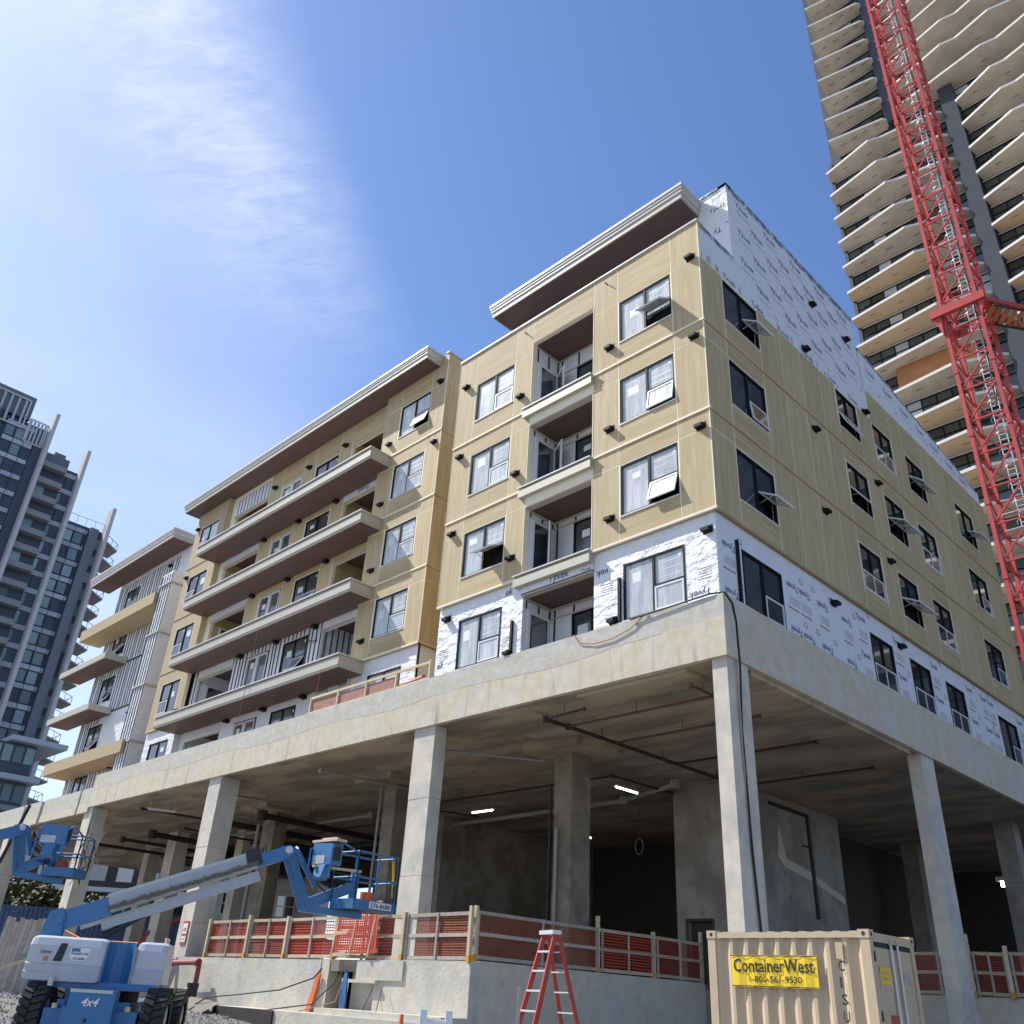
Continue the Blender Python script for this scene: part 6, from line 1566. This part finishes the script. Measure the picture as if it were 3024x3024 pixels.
q0, q1 = Vector((-78.0, 8.0, 0)), Vector((-64.0, 23.5, 0)); hd_ = (q1 - q0).normalized(); hn = Vector((hd_.y, -hd_.x, 0)); LN = (q1 - q0).length
mb = MB(); mb.prism([q0, q1, q1 + Vector((0, 0, 10.5)), q0 + Vector((0, 0, 10.5))], -hn * 8, brown_clad); mb.each('body', g)
for z in (2.9, 6.3, 9.4): mb = MB(); mb.prism([q0 + Vector((0, 0, z)), q1 + Vector((0, 0, z)), q1 + Vector((0, 0, z + 0.35)), q0 + Vector((0, 0, z + 0.35))], hn * 1.0, lt_spandrel if z == 6.3 else brown_clad); mb.build('balcony', g)
for z in (0.6, 3.8, 7.2):
    for k in range(9):
        mb = MB(); c = q0 + hd_ * (0.8 + k * 2.2) + hn * 0.03 + Vector((0, 0, z)); mb.prism([c, c + hd_ * 1.3, c + hd_ * 1.3 + Vector((0, 0, 1.7)), c + Vector((0, 0, 1.7))], hn * 0.03, R.choice([glass_dark, lt_spandrel, siding])); mb.build('window', g)
mb = MB(); mb.prism([Vector((-38.6, 5.4, 0.2)), Vector((-37.5, 6.6, 0.2)), Vector((-37.2, 6.9, 1.2)), Vector((-37.8, 6.3, 2.2)), Vector((-38.4, 5.6, 2.0))], (-0.9, 0.8, 0), mat('machine_red', (0.30, 0.03, 0.025), 0.45)); mb.bar((-38.2, 5.7, 2.1), (-37.0, 7.0, 3.0), 0.2, MATS['machine_red']); tag(mb.build('excavator_arm'), 'dark red excavator arm standing behind the inner columns', 'excavator')
g = thing('red_tent', 'bright red canopy tent behind the netting fence on the left', 'tent', (-33.5, 9.5, 0))
q0, q1 = Vector((-36.5, 7.0, 0.4)), Vector((-31.5, 12.0, 0.4))
mb = MB(); rm = mat('tent_red', (0.62, 0.06, 0.025), 0.6); c = (q0 + q1) / 2
mb.prism([q0 + Vector((0, 0, 1.2)), q1 + Vector((0, 0, 1.2)), q1 + Vector((0, 0, 2.0)), c + Vector((0, 0, 2.8)), q0 + Vector((0, 0, 2.0))], (-2, 2, 0), rm); mb.build('canopy', g)
for q in (q0, q1): mb = MB(); mb.bar(q, q + Vector((0, 0, 2.0)), 0.06, white_paint); mb.build('pole', g)
# far left site clutter
g = thing('board_fence', 'weathered grey board fence leaning behind the lift at the left edge', 'fence', (-26, -6, -0.3))
a, b_ = Vector((-22.1, -6.3, -0.6)), Vector((-21.2, -5.3, -0.6))
for i in range(11):
    q = a.lerp(b_, i / 10); mb = MB(); mb.bar(q, q + Vector((0.15, 0.12, 2.1 + R.uniform(-.1, .1))), 0.13, lumber_grey, 0.03, up=(0.7, -0.7, 0)); mb.build('board', g)
mb = MB(); mb.bar((-28.0, -6.0, -0.4), (-27.4, -4.9, 5.6), 0.10, cable); tag(mb.build('leaning_pole'), 'thin black pole leaning beside the board fence at the left edge', 'pole')
mb = MB(); mb.bar((-21.0, -7.6, -0.4), (-19.2, -5.5, 0.7), 0.12, lumber_pale, 0.06); tag(mb.build('loose_timber'), 'long pale timber sloping behind the grey lift hood', 'timber')
mb = MB(); mb.cyl((-23.0, -7.6, -0.62), (-23.0, -7.6, -0.1), 0.22, galv, 0.27, 14); tag(mb.build('metal_pail'), 'grey metal pail on the gravel left of the lift wheel', 'pail')
mb = MB(); mb.tube([(-25.0, -8.0, 0.42), (-19.0, -4.0, 0.44)], 0.07, pipe_grey, 8); tag(mb.build('grey_pipe'), 'long grey pipe at hood height behind the lift', 'pipe')
mb = MB(); mb.tube([(-34.4, 0.0, 1.9), (-30.0, -0.6, 1.35), (-25.6, -0.3, 1.25)], 0.02, orange); tag(mb.build('warning_tape'), 'red warning tape strung from the leftmost column behind the lift', 'tape')
mb = MB(); mb.box(-31.5, -28.4, 1.5, 3.6, -0.2, 0.6, siding); mb.prism([(-31.3, 1.5, 0.6), (-28.6, 1.5, 0.6), (-29.0, 1.5, 1.2), (-30.9, 1.5, 1.2)], (0, 2.0, 0), siding)
for x in (-30.9, -29.0): mb.cyl((x, 1.45, -0.15), (x, 1.65, -0.15), 0.32, rubber, n=14)
mb.prism([(-31.0, 1.49, 0.66), (-29.1, 1.49, 0.66), (-29.3, 1.49, 1.12), (-30.8, 1.49, 1.12)], (0, -0.01, 0), glass_dark); tag(mb.build('parked_car'), 'white car parked in the shade behind the columns', 'car')
mb = MB()
for i in range(9): mb.box(-22.4 + R.uniform(-.05, .05), -21.2, 2.2 + R.uniform(-.05, .05), 3.4, 0.86 + i * 0.10, 0.93 + i * 0.10, R.choice([lumber, lumber_pale, lumber_grey]))
tag(mb.build('timber_stack'), 'small stack of pale boards on the slab right of the inner column', 'timber stack')

# ------------------------------------------------------------------ ground
def gz(x, y):
    t = min(max((-x - 2.0) / 22.0, 0.0), 1.0); t = t * t * (3 - 2 * t) * 0.45 + t * 0.55
    s_ = min(max((22 - y) / 30.0, 0.0), 1.0)
    return -1.62 + 1.22 * t
vs, fs = [], []; xs = [-700, -300, -150, -100] + [-70 + i * 2.0 for i in range(56)] + [60, 120, 300, 700]; ys = [-700, -300, -100, -50] + [-30 + i * 2.0 for i in range(46)] + [90, 150, 300, 700]
for y in ys:
    for x in xs: vs.append((x, y, gz(x, y)))
nx = len(xs)
for j in range(len(ys) - 1):
    for i in range(nx - 1): fs.append((j * nx + i, j * nx + i + 1, (j + 1) * nx + i + 1, (j + 1) * nx + i))
mb = MB(); mb.add(vs, fs, gravel_m, True); tag(mb.build('ground', fix=False), 'bare grey gravel site ground', kind='structure')
vs, fs = [], []
for i in range(9000):
    x = R.uniform(-27, -8.0); y = R.uniform(-12.5, -0.6) if R.random() < 0.7 else R.uniform(-6, -1)
    z = gz(x, y); s_ = R.uniform(0.02, 0.055) * R.choice([1, 1, 1.6]); k = len(vs)
    p = [Vector((R.uniform(.6, 1), 0, R.uniform(-.2, .2))), Vector((0, R.uniform(.6, 1), R.uniform(-.2, .2))), Vector((-R.uniform(.6, 1), 0, 0)), Vector((0, -R.uniform(.6, 1), 0)), Vector((R.uniform(-.3, .3), R.uniform(-.3, .3), R.uniform(.5, .9)))]
    a = R.uniform(0, 6.28); ca, sa = math.cos(a), math.sin(a)
    vs += [(x + (q.x * ca - q.y * sa) * s_, y + (q.x * sa + q.y * ca) * s_, z + q.z * s_ + 0.01) for q in p]
    fs += [(k, k + 1, k + 4), (k + 1, k + 2, k + 4), (k + 2, k + 3, k + 4), (k + 3, k, k + 4)]
mb = MB(); mb.add(vs, fs, stone_m); tag(mb.build('gravel', fix=False), 'loose grey gravel stones round the lift', kind='stuff')
